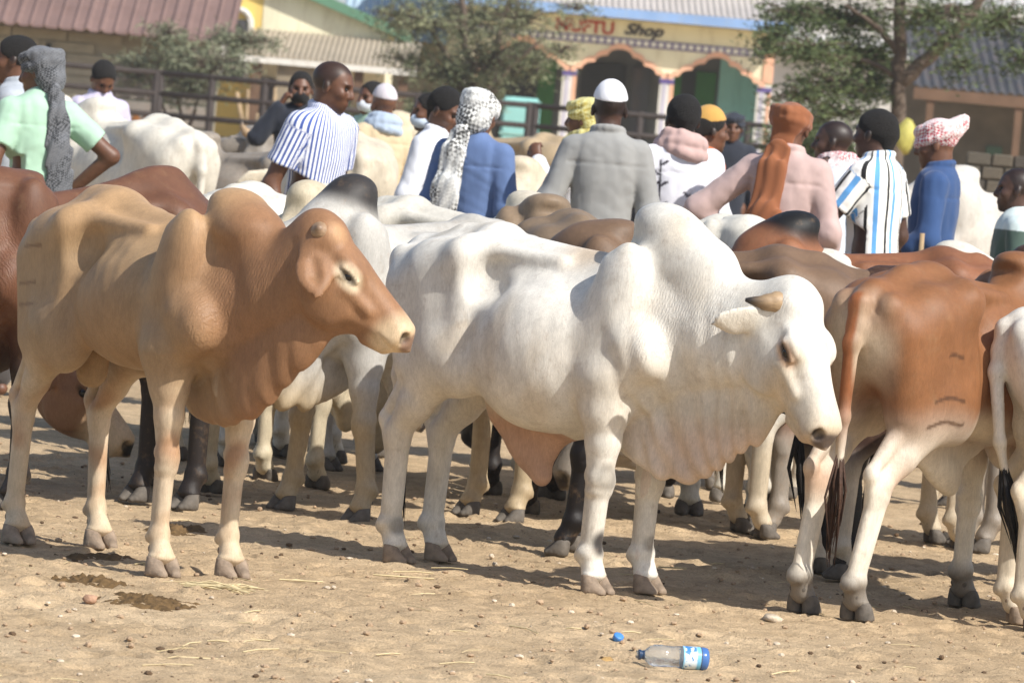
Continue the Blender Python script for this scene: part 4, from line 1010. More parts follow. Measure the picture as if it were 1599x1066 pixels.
# pale long buildings closing the view
Y = 150.0
b4 = empty('pale_warehouse', (0, 0, 0)); tag(b4, 'long pale plastered building far behind the right tree', 'building')
xa, xb = px_x(1160, 60, Y), px_x(1900, 60, Y)
MB().box(xa, Y, 0, xb, Y + 8, 6.2).build('wall', M_PLAST, b4)
corrugated('roof', xa - 0.5, xb, Y - 0.9, 4.5, Y + 5, 7.6, 0.3, 0.03, m_plain('pale_tin', srgb(196, 194, 192), 0.5, 0.15, 0.7), b4)
for k in range(5):
    x = xa + 1.5 + k * 2.6; w_ = MB().box(x, Y - 0.06, 1.3, x + 1.1, Y - 0.01, 2.6).build('window', M_DGREY, b4)
b5 = empty('plain_house', (0, 0, 0)); tag(b5, 'plain grey house behind the brown tin roof at far left', 'house')
MB().box(px_x(-500, 0, Y), Y, 0, px_x(380, 0, Y), Y + 8, 8).build('wall', M_PLAST, b5)
corrugated('roof', px_x(-520, 0, Y), px_x(400, 0, Y), Y - 0.9, 7.6, Y + 5, 10, 0.3, 0.03, M_GREY, b5)
b6 = empty('grey_hall', (0, 0, 0)); tag(b6, 'tall grey hall beyond the cream house', 'hall')
Y = 165.0
MB().box(px_x(380, 0, Y), Y, 0, px_x(1160, 0, Y), Y + 8, 9).build('wall', m_plain('blue_grey_plaster', srgb(176, 186, 194), 0.85, 0.1, 0.5), b6)
corrugated('roof', px_x(370, 0, Y), px_x(1165, 0, Y), Y - 0.8, 9.0, Y + 6, 11.5, 0.3, 0.03, M_GREY, b6)

# dark tin shed on the right
Y = 88.0
b7 = empty('tin_shed', (0, 0, 0)); tag(b7, 'open shed with dark corrugated roof behind the right tree', 'shed')
x0_, x1_ = px_x(1418, 150, Y), px_x(1980, 180, Y); zf = px_z(1500, 150, Y)
corrugated('roof', x0_, x1_, Y - 1.2, zf + 0.10, Y + 3.2, zf + 1.35, 0.16, 0.022, M_DGREY, b7)
MB().box(x0_, Y - 1.28, zf - 0.13, x1_, Y - 1.16, zf + 0.06).build('beam', M_BROWNB, b7)
for k in range(5):
    x = x0_ + 0.3 + k * 1.5; MB().box(x - 0.06, Y - 1.24, 0, x + 0.06, Y - 1.12, zf - 0.132).build('post', M_BROWNB, b7)
MB().box(x0_ + 0.1, Y + 2.2, 0, x1_, Y + 2.3, zf + 0.5).build('back_wall', m_plain('shed_wall', srgb(128, 120, 108), 0.9, 0.3, 2), b7)
MB().box(px_x(1545, 190, Y + 2), Y + 2.14, 0, px_x(1570, 190, Y + 2), Y + 2.19, 1.9).build('door_or_opening', m_plain('shed_door', srgb(96, 122, 108), 0.8, 0.2, 2), b7)
# rubble block wall at right
Y = 58.0
b8 = empty('block_wall', (0, 0, 0)); tag(b8, 'grey stone block wall at right behind the man in blue', 'wall')
x0_, x1_ = px_x(1508, 250, Y), px_x(1900, 270, Y); zt_ = px_z(1560, 240, Y)
MB().box(x0_ + 0.02, Y + 0.03, 0, x1_, Y + 0.22, zt_ - 0.03).build('core', m_plain('mortar', srgb(122, 114, 102), 0.95, 0.3, 5), b8)
blk = [lump(0.1, 31 + k, 1.0) for k in range(3)]
bmats = [m_plain('stone_grey_%d' % k, c, 0.9, 0.35, 8, 0.6) for k, c in enumerate((srgb(96, 90, 80), srgb(86, 80, 73), srgb(104, 96, 84)))]
bxm = []
for k in range(3):
    b = bmesh.new(); bmesh.ops.create_cube(b, size=1.0); bmesh.ops.bevel(b, geom=b.edges[:], offset=0.08, segments=1, affect='EDGES')
    r3 = random.Random(k)
    for v in b.verts: v.co += Vector((r3.uniform(-.03, .03), r3.uniform(-.03, .03), r3.uniform(-.03, .03)))
    me = bpy.data.meshes.new('stone_block'); b.to_mesh(me); b.free(); me.materials.append(bmats[k]); bxm.append(me)
r3 = random.Random(3); nr = 11; hrow = zt_ / nr
for i in range(nr):
    x = x0_ - (0.15 if i % 2 else 0)
    while x < x1_ - 0.3:
        w = r3.uniform(0.20, 0.36)
        o = link('stone_block', bxm[r3.randrange(3)], None, b8, loc=(x + w / 2, Y + 0.03, hrow * (i + 0.5))); o.scale = (w - 0.02, 0.14, hrow - 0.02); x += w

# ---- steel pipe cattle fence
M_PIPE = m_plain('rusty_pipe', srgb(62, 54, 51), 0.7, 0.25, 6)
Y = 91.5
rails_y = [121, 153, 186, 216, 249]
zr = [px_z(327, y, Y) for y in rails_y]
def fence(pa, pb, posts, label, top=len(zr)):
    r = empty('pipe_fence', (at(pa, 200, Y).x, Y, 0)); tag(r, label, 'fence', 'steel pipe fences across the pens')
    x0, x1 = px_x(pa, 180, Y) - r.location.x, px_x(pb, 180, Y) - r.location.x
    for z in zr[:top]: MB().tube([(x0, 0, z), (x1, 0, z)], 0.05, 8).build('rail', M_PIPE, r, True)
    for p_ in posts:
        x = px_x(p_, 180, Y) - r.location.x; MB().tube([(x, 0.02, -0.1), (x, 0.02, zr[0] + 0.06)], 0.065, 8).build('post', M_PIPE, r, True)
fence(-120, 240, (-120, 0, 85, 170, 240), 'dark pipe fence behind the man in the lilac shirt')
fence(246, 655, (246, 327, 410, 490, 572, 650), 'dark pipe fence with tall posts between the tin roof and middle tree')
fence(661, 826, (661, 745, 826), 'dark pipe fence panel left of the turquoise tank')
fence(1085, 1330, (1088, 1170, 1250, 1330), 'dark pipe fence in front of the right shop pillar')
fence(836, 1078, (836, 915, 1000, 1078), 'pipe fence in front of the arched shop', 3)
# turquoise tank
Y = 104.0
t = empty('water_tank', (px_x(812, 190, Y), Y, 0)); tag(t, 'turquoise tank standing by the fence left of the shop', 'tank')
zt_ = px_z(812, 152, Y)
b = bmesh.new(); bmesh.ops.create_cube(b, size=1.0); bmesh.ops.scale(b, vec=(0.78, 0.7, zt_), verts=b.verts); bmesh.ops.bevel(b, geom=b.edges[:], offset=0.06, segments=3, affect='EDGES')
me = bpy.data.meshes.new('tank_shell'); b.to_mesh(me); b.free(); link('tank_shell', me, m_plain('tank_turquoise', srgb(150, 205, 200), 0.6, 0.1, 2), t, loc=(0, 0, zt_ / 2))
for k in range(3): MB().box(-0.40, -0.375, 0.35 + k * 0.5, 0.40, -0.355, 0.40 + k * 0.5).build('band', M_TURQ, t)
# timber poles and goods piled behind the fence
M_POLE = m_plain('pole_wood', srgb(172, 148, 116), 0.85, 0.3, 6); Y = 103.0
r4 = random.Random(12)
for k in range(26):
    px = r4.uniform(385, 470) if k < 20 else r4.uniform(520, 660); x = px_x(px, 180, Y); z0 = 0.0; l = r4.uniform(1.3, 1.9)
    o = MB().tube([(0, 0, z0), (r4.uniform(-.5, .5), r4.uniform(-.1, .4), l)], [0.045, 0.03], 6).build('wooden_pole', M_POLE, None, True, loc=(x, Y + r4.uniform(0, 1.2), 0))
    tag(o, 'bare wooden pole in the pile right of the tall left fence post' if k < 20 else 'bare wooden pole leaning under the middle acacia tree', 'pole', 'poles piled behind the fence' if k < 20 else 'poles under the middle tree')
for px, py, sx, sz, c, lab in ((225, 150, 0.45, 0.9, srgb(150, 96, 48), 'orange brown sack hung behind the left bush'), (120, 125, 0.35, 0.8, srgb(150, 122, 110), 'dusty pink cloth bundle behind the man in the lilac shirt'), (250, 160, 0.25, 0.9, srgb(170, 178, 200), 'pale lilac cloth bundle behind the fence')):
    me = lump(0.5, int(px), 1.0); o = link('cloth_bundle', me, m_plain('cloth_%d' % px, c, 0.9, 0.35, 6, 0.5)); o.scale = (sx, 0.3, sz * 1.3); o.location = (px_x(px, py, 92.5), 92.6, sz * 0.62); tag(o, lab, 'bundle')
me = lump(0.2, 77, 1.5); o = link('plastic_sack', me, m_plain('yellow_plastic', srgb(190, 182, 96), 0.5, 0.3, 6, 0.4)); p = at(1414, 212, 64); o.location = p; o.scale = (0.5, 0.4, 0.8); tag(o, 'yellow plastic sack hanging on the right tree trunk', 'sack')

# ------------------------------------------------------------------ trees
def m_leaf(name, a, b):
    s = NT(name); oi = s.n('ShaderNodeVertexColor'); oi.layer_name = 'Col'
    s.col(s.mix(a, b, oi.outputs[0])); s.set(Roughness=0.7)
    s.b.inputs['Specular IOR Level'].default_value = 0.2
    return s.m
BARK = m_plain('bark', srgb(104, 90, 78), 0.9, 0.4, 10, 0.6)
def tree(name, label, base, limbs, clusters, n, lsize, leafm, seed, twigs=True):
    """limbs: list of ([points], r0, r1); clusters: list of (centre, radii, weight)"""
    root = empty(name, base); tag(root, label, 'tree'); bx, by, bz = base
    R_ = np.random.RandomState(seed)
    tr = MB()
    loc = lambda p: (p[0] - bx, p[1] - by, p[2] - bz)
    for pts, r0, r1 in limbs:
        P_ = np.array([loc(p) for p in pts]); m = len(P_); t = np.linspace(0, m - 1, m * 4); q = np.stack([np.interp(t, range(m), P_[:, k]) for k in range(3)], 1)
        q = q + R_.normal(size=q.shape) * 0.015; tr.tube(q.tolist(), np.linspace(r0, r1, len(q)).tolist(), 8)
    tw = np.array([w for _, _, w in clusters], float); tw = tw / tw.sum()
    cs = R_.choice(len(clusters), n, p=tw)
    V = np.zeros((n * 4, 3)); C_ = np.zeros((n * 4, 3)); sub = []
    # leaf sprays gather round random sub-centres, so that gaps and clumps appear
    subc = {}
    for i, (c, r, w) in enumerate(clusters):
        k = max(18, int(110 * w)); d = R_.normal(size=(k, 3)); d = d / np.linalg.norm(d, axis=1)[:, None] * (R_.rand(k, 1) ** 0.45); subc[i] = np.array(loc(c)) + d * np.array(r)
        if twigs:
            for j in range(0, k, 2):
                a0 = np.array(loc(c)) + np.array((0, 0, -r[2] * 0.3)); tr.tube([a0.tolist(), ((a0 + subc[i][j]) / 2 + np.array((0, 0, 0.06))).tolist(), subc[i][j].tolist()], [0.022, 0.014, 0.006], 4)
    pick = [(i, R_.randint(len(subc[i]))) for i in cs]
    sdir = {i: R_.normal(size=subc[i].shape) * np.array((1, 1, 0.35)) for i in subc}; shade_ = {i: R_.rand(len(subc[i])) for i in subc}
    sc_ = np.array([subc[i][j] for i, j in pick]); sd_ = np.array([sdir[i][j] / np.linalg.norm(sdir[i][j]) for i, j in pick])
    tl = R_.rand(n, 1); pos = sc_ + sd_ * (tl - 0.4) * 0.55 * (lsize / 0.05) - np.array((0, 0, 0.16)) * tl ** 2 + R_.normal(size=(n, 3)) * np.array((0.05, 0.05, 0.035)) * (0.6 + R_.rand(n, 1))
    d1 = R_.normal(size=(n, 3)); d1[:, 2] *= 0.5; d1 /= np.linalg.norm(d1, axis=1)[:, None]
    d2 = R_.normal(size=(n, 3)); d2 -= d1 * (d1 * d2).sum(1)[:, None]; d2 /= np.linalg.norm(d2, axis=1)[:, None]
    L_ = lsize * (0.7 + 0.8 * R_.rand(n, 1)); W_ = L_ * 0.24
    V[0::4] = pos - d1 * L_; V[1::4] = pos + d2 * W_; V[2::4] = pos + d1 * L_; V[3::4] = pos - d2 * W_
    sh = np.clip(np.array([shade_[i][j] for i, j in pick]) * 0.8 + 0.1 + 0.18 * R_.normal(size=n), 0, 1); C_[:] = np.repeat(sh, 4)[:, None]
    me = np_mesh('crown', V, np.arange(n * 4).reshape(n, 4), smooth=False, attrs={'Col': C_})
    link('crown', me, leafm, root); tr.build('trunk', BARK, root, True)
LEAF_G = m_leaf('acacia_leaf_grey', srgb(84, 92, 70), srgb(150, 154, 126))
LEAF_M = m_leaf('acacia_leaf_mid', srgb(78, 88, 62), srgb(148, 150, 116))
LEAF_D = m_leaf('acacia_leaf_dark', srgb(52, 66, 40), srgb(110, 122, 82))
Y = 93.5
def cl(lst, Y, dy=0.8):
    out = []
    for k, (px, py, rx, rz, w) in enumerate(lst):
        s_ = Y / FPX; c = at(px, py, Y + dy * math.sin(k * 2.4)); out.append((c, (rx * s_, rx * s_ * 0.8, rz * s_), w))
    return out
b0 = at(280, 270, Y); b0.z = 0
tree('acacia_bush', 'thin grey green acacia bush growing behind the fence at left', (b0.x, b0.y, 0), [([b0, at(285, 190, Y), at(270, 120, Y)], 0.06, 0.02), ([b0, at(300, 180, Y), at(330, 110, Y)], 0.05, 0.02), ([b0, at(262, 180, Y), at(225, 110, Y)], 0.045, 0.015)],
     cl([(280, 90, 75, 45, 1.4), (215, 110, 50, 30, 0.7), (330, 100, 60, 40, 1.0), (395, 62, 55, 18, 0.6), (260, 50, 40, 18, 0.35), (300, 135, 60, 30, 0.8), (350, 60, 40, 25, 0.5)], Y), 7500, 0.048, LEAF_G, 3)
Y = 96.0
b0 = at(745, 260, Y); b0.z = 0
tree('acacia_tree', 'feathery acacia tree with several stems in the middle background', (b0.x, b0.y, 0), [([b0, at(740, 160, Y), at(725, 60, Y), at(720, -20, Y)], 0.13, 0.05), ([b0, at(760, 150, Y), at(775, 70, Y), at(800, -10, Y)], 0.11, 0.04), ([at(742, 180, Y), at(700, 90, Y), at(655, 20, Y)], 0.07, 0.03), ([at(750, 170, Y), at(800, 100, Y), at(850, 60, Y)], 0.06, 0.02)],
     cl([(660, 35, 80, 40, 1.2), (740, 20, 90, 50, 1.6), (815, 25, 70, 40, 1.0), (640, 95, 60, 25, 0.5), (700, 110, 70, 45, 1.1), (760, 90, 60, 45, 1.1), (820, 95, 60, 40, 0.9), (875, 75, 40, 20, 0.25), (740, 140, 60, 30, 0.9), (900, 12, 40, 12, 0.2), (620, 20, 50, 30, 0.5)], Y, 1.1), 13500, 0.048, LEAF_M, 4)
Y = 66.0
b0 = at(1400, 330, Y); b0.z = 0
tree('acacia_tree', 'dark spreading acacia tree with forked trunk at upper right', (b0.x, b0.y, 0), [([b0, at(1398, 240, Y), at(1402, 150, Y), at(1408, 60, Y), at(1400, -40, Y)], 0.12, 0.07), ([at(1402, 130, Y), at(1455, 85, Y), at(1510, 30, Y), at(1550, -30, Y)], 0.10, 0.06), ([at(1405, 90, Y), at(1370, 40, Y), at(1320, 10, Y)], 0.05, 0.02), ([at(1403, 120, Y), at(1340, 90, Y), at(1260, 85, Y)], 0.04, 0.015)],
     cl([(1240, 20, 70, 22, 0.8), (1320, 30, 90, 35, 1.3), (1270, 75, 80, 25, 0.8), (1350, 85, 80, 35, 1.2), (1310, 135, 90, 28, 1.0), (1450, 20, 90, 30, 0.9), (1560, 30, 60, 40, 0.7), (1250, 150, 50, 25, 0.5), (1360, 130, 50, 26, 0.4), (1400, -30, 150, 40, 1.0), (1480, 60, 40, 20, 0.3), (1590, 90, 40, 25, 0.3), (1210, 60, 40, 25, 0.5), (1310, 175, 60, 22, 0.5), (1500, 100, 40, 18, 0.25)], Y, 1.0), 18000, 0.042, LEAF_D, 6)
for px, py, Y, w, h, lab in ((560, 190, 99, 60, 36, 'low green shrub beside the fence under the middle tree'), (690, 175, 95, 60, 30, 'low grey shrub under the middle tree'), (1260, 215, 74, 70, 40, 'leafy green shrub behind the man in the brown scarf')):
    b0 = at(px, py + 60, Y); b0.z = 0
    tree('shrub', lab, (b0.x, b0.y, 0), [([b0, at(px, py, Y)], 0.03, 0.012), ([b0, at(px - w * 0.5, py, Y)], 0.02, 0.01), ([b0, at(px + w * 0.5, py, Y)], 0.02, 0.01)], cl([(px, py, w, h, 1.2), (px - w * 0.6, py + 8, w * 0.5, h * 0.7, 0.5), (px + w * 0.6, py + 8, w * 0.5, h * 0.7, 0.5)], Y, 0.3), 3500, 0.06, LEAF_D if px > 1000 else LEAF_M, int(px))
def place(px, py, yaw, lx, ly=0.0, scale=1.0):
    """world origin of an animal whose local ground point (lx,ly) stands at the picture's ground point (px,py)"""
    p = on_ground(px, py); a = math.radians(yaw)
    return (p.x - scale * (lx * math.cos(a) - ly * math.sin(a)), p.y - scale * (lx * math.sin(a) + ly * math.cos(a)), 0.0)
DK = srgb(58, 52, 48); HB = srgb(176, 148, 114)
horn_short = (0.1, 0.043, [(0.01, -0.035, -0.015), (0.004, 0.01, -0.022), (-0.002, 0.05, -0.042), (-0.020, 0.095, -0.075)], HB, DK)
horn_knob = (0.05, 0.036, [(0, -0.015, 0.0), (-0.008, 0.015, 0.010), (-0.016, 0.035, 0.018)], srgb(165, 135, 105), srgb(140, 115, 92))
horn_up = (0.1, 0.036, [(0, -0.02, -0.005), (-0.02, 0.02, 0.0), (-0.06, 0.05, 0.006), (-0.11, 0.06, 0.02)], HB, DK)
RES_HI = 0.0075
HERD = 'cattle in the market herd'
zebu('zebu_bull', 'tan brown humped bull in profile at the left front, with a knob horn', place(306, 900, -54, 0.362), HERD,
     yaw=-54, hi=True, res=RES_HI, poll=(0.80, 0.10, 1.16), hs=0.885, earl=0.17, earw=1.1, head=(48, 45, 4), fold=0.5, legr=0.84, neckr=0.80, crest=0.0, dip=0.085, lift=0.04, hump=(0.43, 0.115, 0.14, -0.01), horns=horn_knob, ears=(0.75, 0.5, -0.35), earn=(-0.15, 1, 0.45), col=col_tan,
     nosec=srgb(150, 120, 100), dew=0.6, hoofs=HOOF_P, feet={'fr': (0.0, 0.0), 'hr': (-0.03, 0), 'hl': (0.06, 0)}, udder=0.35, tail=[(-0.60, 0, 1.06), (-0.675, 0.02, 1.03), (-0.69, 0.08, 0.90), (-0.66, 0.14, 0.66), (-0.62, 0.16, 0.50)],
     torso=[(r[0], r[1] + 0.035 * math.exp(-((r[0] + 0.35) / 0.2) ** 2), r[2] + 0.04, r[3] * 0.96) for r in TORSO])
zebu('zebu_bull', 'white humped bull with short grey tipped horns standing in front of the herd', place(972, 926, -38, 0.362), HERD,
     yaw=-38, hi=True, res=RES_HI, poll=(0.97, 0.02, 1.05), head=(-9, 64, -4), hs=0.97, hump=(0.46, 0.185, 0.19, -0.06), dip=0.08, crest=0.0, horns=horn_short, earcup=False, earw=0.85, ears=(-0.04, 1, -0.75), earn=(0.8, 0.3, 0.6), col=col_white,
     nosec=srgb(105, 92, 84), dew=1.25, sheath=0.85, hairs=26, tail=[(-0.60, 0, 1.06), (-0.675, 0.0, 1.03), (-0.71, 0.03, 0.90), (-0.72, 0.06, 0.62), (-0.705, 0.07, 0.44)], hoofs=HOOF_P, belly=0.09, ribs=0.4, neckr=1.08, legr=1.08, feet={'fr': (-0.02, 0), 'hr': (0.0, 0), 'hl': (-0.03, 0)})
zebu('zebu_cow', 'reddish brown cow seen from behind at the right front, white legs and branded thigh', place(1395, 972, 54, -0.505, -0.13), HERD, 'cow',
     yaw=54, hi=True, res=RES_HI, poll=(0.95, 0.1, 1.15), head=(10, 50, 0), hump=(0.33, 0.10, 0.17, 0.0), col=col_brown, dew=0.8, sheath=0.5, feet={'hr': (-0.09, 0.09), 'hl': (-0.10, 0.03)}, hoofs=HOOF_D, swc=m_plain('tail_hair_brown', srgb(72, 50, 38), 0.7, 0.4, 50, 0.5), hairs=24,
     tail=[(-0.60, 0, 1.06), (-0.675, 0, 1.03), (-0.705, 0.0, 0.90), (-0.70, 0.01, 0.66), (-0.685, 0.02, 0.50)])
zebu('zebu_cow', 'white cow cut off by the right edge, with a black tail tuft', place(1612, 985, 8, -0.505, -0.13, 0.95), HERD, 'cow',
     yaw=8, scale=0.95, hi=True, res=0.009, poll=(0.95, 0.1, 1.15), head=(10, 50, 0), hump=(0.33, 0.12, 0.17, 0.0), col=col_plain(srgb(232, 226, 214), belly=srgb(215, 196, 165)), hoofs=HOOF_P,
     tail=[(-0.60, 0, 1.06), (-0.665, 0, 1.03), (-0.69, -0.02, 0.88), (-0.66, -0.04, 0.64), (-0.63, -0.05, 0.52)])

def top_at(px, py, Y, yaw, lx, zl):
    """place an animal by a point of its back line: (location, scale)"""
    p = at(px, py, Y); sc = p.z / zl; a = math.radians(yaw)
    return dict(loc=(p.x - sc * lx * math.cos(a), p.y - sc * lx * math.sin(a), 0), scale=sc, yaw=yaw)
GREYW = srgb(196, 192, 184); WHT = srgb(226, 220, 206); CRM = srgb(214, 200, 172); RBR = srgb(112, 76, 56); DBR = srgb(84, 58, 44); TANB = srgb(120, 96, 76); BLK = srgb(44, 38, 36)
LEGD = srgb(46, 40, 38)
def bg(name, label, spec, cat='cow', **kw):
    kw.setdefault('res', 0.015); loc = spec.pop('loc'); kw.update(spec)
    return zebu(name, label, loc, HERD, cat, **kw)
down = dict(poll=(1.0, 0.05, 0.62), head=(0, 62, 0))
bg('zebu_bull', 'grey bull with a black hump standing between the tan and white bulls', top_at(552, 281, 19.0, 222, 0.33, 1.275), 'bull', res=0.011, hump=(0.33, 0.17, 0.16, 0.0), col=col_plain(GREYW, low=srgb(188, 168, 136), hump=srgb(58, 54, 52), seed=31, legz=0.45), poll=(0.95, 0.0, 1.0), head=(0, 60, 0), feet={'fl': (0.0, 0.10), 'fr': (0.0, -0.08)}, dew=1.2, sheath=0.9)
bg('zebu_cow', 'red brown cow with dark legs standing behind the tan bull', top_at(238, 254, 18.7, 228, -0.32, 1.245), res=0.011, torso=[(r[0], r[1] + 0.075 * math.exp(-((r[0] + 0.38) / 0.22) ** 2), r[2], r[3]) for r in TORSO], hump=(0.33, 0.05, 0.13, 0.0), col=col_plain(RBR, low=LEGD, seed=32, legz=0.55, speck=0.6), poll=(0.95, 0.0, 1.0), head=(0, 55, 0))
bg('zebu_cow', 'brown cow lowering its pale black nosed muzzle between the tan bull\'s legs', top_at(-248, 296, 19.4, 2, 0.0, 1.12), res=0.010, hi=False, hump=(0.33, 0.06, 0.16, 0.0), col=col_face, poll=(0.98, 0.0, 0.56), head=(-8, 48, 0), hs=0.95, dew=0.0, neckr=0.72, dip=0.0, nosec=srgb(30, 27, 26))
bg('zebu_cow', 'white cow whose back shows right of the tan bull\'s hump', top_at(392, 288, 21.4, 62, -0.3, 1.165), hump=(0.33, 0.05, 0.16, 0.0), col=col_plain(WHT, seed=34), **down)
bg('zebu_bull', 'cream bull whose rounded hump rises behind the tan bull\'s head', top_at(488, 285, 20.4, 62, 0.33, 1.30), 'bull', hump=(0.33, 0.18, 0.22, 0.0), col=col_plain(CRM, seed=35), **down)
bg('zebu_bull', 'white bull with a long pale back behind the white bull\'s rump', top_at(828, 307, 21.0, -40, 0.36, 1.22), 'bull', hump=(0.36, 0.11, 0.18, 0.02), col=col_plain(WHT, low=GREYW, hump=srgb(214, 204, 184), seed=36), **down)
bg('zebu_cow', 'brown cow whose back shows left of the white bull\'s hump', top_at(898, 332, 20.2, 100, -0.3, 1.165), hump=(0.33, 0.09, 0.18, 0.0), col=col_plain(srgb(140, 120, 98), low=LEGD, seed=37, speck=0.6), **down)
bg('zebu_bull', 'dark brown bull with black legs right behind the white bull', top_at(958, 350, 18.3, 182, 0.33, 1.20), 'bull', res=0.011, hump=(0.33, 0.09, 0.15, 0.0), col=col_plain(TANB, low=srgb(30, 25, 23), belly=srgb(40, 32, 29), seed=38, legz=0.75, speck=0.6), poll=(0.76, -0.28, 0.98), head=(-75, 55, 0), dew=0.5, feet={'fl': (0.06, 0), 'hl': (-0.08, 0)})
bg('zebu_cow', 'white cow glimpsed right of the white bull\'s hump', top_at(1130, 339, 21.4, -84, -0.3, 1.165), hump=(0.33, 0.05, 0.16, 0.0), col=col_plain(WHT, seed=39), **down)
bg('zebu_bull', 'red brown bull with a black hump in front of the pink robe', top_at(1240, 348, 20.0, 192, 0.33, 1.22), 'bull', hump=(0.33, 0.14, 0.17, 0.0), col=col_plain(srgb(140, 92, 64), low=srgb(150, 140, 128), hump=srgb(26, 23, 22), seed=40, speck=0.6), **down)
bg('zebu_cow', 'white humped cow at the right behind the brown rump', top_at(1498, 378, 20.2, 20, 0.30, 1.25), hump=(0.30, 0.13, 0.17, 0.0), col=col_plain(WHT, low=srgb(206, 190, 164), seed=41), **down)
bg('zebu_cow', 'dark brown cow whose belly and white legs show under the brown rump', top_at(1420, 420, 18.4, 24, -0.3, 1.16), res=0.011, col=col_plain(srgb(70, 48, 38), low=srgb(214, 202, 184), seed=42, legz=0.42), udder=0.0, sheath=0.7, **down)
for px, py, Yd, yw, lx, zl, c, lab in ((158, 178, 33, 118, -0.32, 1.15, WHT, 'white cow with lowered tail nearest the man in lilac'), (258, 184, 32, 128, -0.32, 1.16, WHT, 'white bony rumped cow before the left fence post'), (545, 205, 29, 104, -0.32, 1.16, srgb(218, 206, 184), 'cream rumped cow between the striped shirt and white shirt'),
        (540, 186, 39, 60, -0.3, 1.16, CRM, 'cream cow in front of the man in the beige robe'), (448, 236, 34, 150, -0.3, 1.16, srgb(150, 140, 128), 'grey cow behind the striped shirt'), (856, 212, 42, 140, -0.3, 1.16, srgb(186, 164, 132), 'tan cow far behind the yellow scarf'), (818, 240, 27, 75, 0.33, 1.25, srgb(214, 200, 176), 'cream humped cow left of the grey robe'), (1590, 300, 31, 200, 0.0, 1.13, srgb(206, 200, 190), 'pale cow in front of the stone block wall')):
    bg('zebu_cow', lab, top_at(px, py, Yd, yw, lx, zl), res=0.017, hump=(0.33, 0.11, 0.17, 0.0), col=col_plain(c, seed=int(px)), poll=(0.95, 0.0, 1.0), head=(0, 55, 0), swc=SWITCH_P, eyes=False)
bg('zebu_cow', 'grey horned cow facing the camera by the left fence', top_at(408, 202, 38, -82, 0.92, 1.22), res=0.012, hump=(0.33, 0.11, 0.17, 0.0), col=col_plain(srgb(140, 132, 122), seed=77), poll=(0.92, 0.0, 1.20), head=(0, 62, 0), horns=horn_up, ears=(0.1, 1, -0.2))

for px, Yd, yw, zw, c, lo, lab in ((330, 22.6, 15, 1.02, srgb(180, 172, 160), srgb(170, 160, 146), 'grey white cow deep in the herd behind the tan bull'), (720, 22.8, 200, 1.02, srgb(150, 144, 136), srgb(186, 178, 166), 'ash grey cow deep in the herd behind the white bull\'s rump'),
        (1040, 22.6, -12, 1.00, srgb(96, 74, 60), srgb(120, 112, 104), 'dark cow deep in the herd behind the white bull\'s neck'), (1370, 22.4, 188, 1.0, srgb(196, 184, 164), srgb(206, 196, 178), 'pale cow deep in the herd behind the brown rump')):
    p_ = at(px, 400, Yd); zebu('zebu_cow', lab, (p_.x, p_.y, 0), HERD, 'cow', yaw=yw, scale=zw / 1.16, res=0.017, hump=(0.33, 0.05, 0.16, 0.0), col=col_plain(c, low=lo, seed=int(px)), eyes=False, **down)
# ------------------------------------------------------------------ people
def m_skin(name, c):
    s = NT(name); a = s.n('ShaderNodeVertexColor'); a.layer_name = 'Col'; s.col(s.mix(s.mix(c, a.outputs[0], 1.0, 'MULTIPLY'), s.ramp(s.noise(40, 4), [(0.3, 0.8), (0.7, 1.1)]), 1.0, 'MULTIPLY')); s.set(Roughness=0.5); s.bump(s.noise(220, 3), 0.15, 0.003); return s.m
SKIN = m_skin('skin', srgb(104, 70, 52)); SKIN2 = m_skin('skin_deep', srgb(78, 54, 44))
def m_hair():
    s = NT('hair'); s.col((0.016, 0.014, 0.013)); s.set(Roughness=0.9); s.bump(s.noise(130, 4, 0.75), 1.0, 0.02); return s.m
HAIR = m_hair()
def cloth_bump(s, k=0.35):
    s.bump(s.math('ADD', s.math('ADD', s.math('MULTIPLY', s.noise(4.5, 2, 0.45, scl=(1.6, 1.6, 0.6)), 1.6), s.math('MULTIPLY', s.noise(12, 2, 0.45, scl=(1, 1, 0.6)), 0.35)), s.math('MULTIPLY', s.noise(350, 2), 0.05)), k * 0.9, 0.03)
    s.set(Roughness=0.85); s.b.inputs['Specular IOR Level'].default_value = 0.2; s.b.inputs['Sheen Weight'].default_value = 0.15
def m_cloth(name, c, var=0.10):
    s = NT(name); s.col(s.mix(c, s.ramp(s.noise(10, 4), [(0.3, 1 - var), (0.7, 1.0)]), 1.0, 'MULTIPLY')); cloth_bump(s); return s.m
def m_stripe(name, stops, period):
    s = NT(name); a = s.n('ShaderNodeAttribute'); a.attribute_name = 'u'
    fr = s.math('FRACT', s.math('DIVIDE', a.outputs['Fac'], period)); r = s.ramp(fr, stops)
    r.node.color_ramp.interpolation = 'CONSTANT'; s.col(r); cloth_bump(s); return s.m
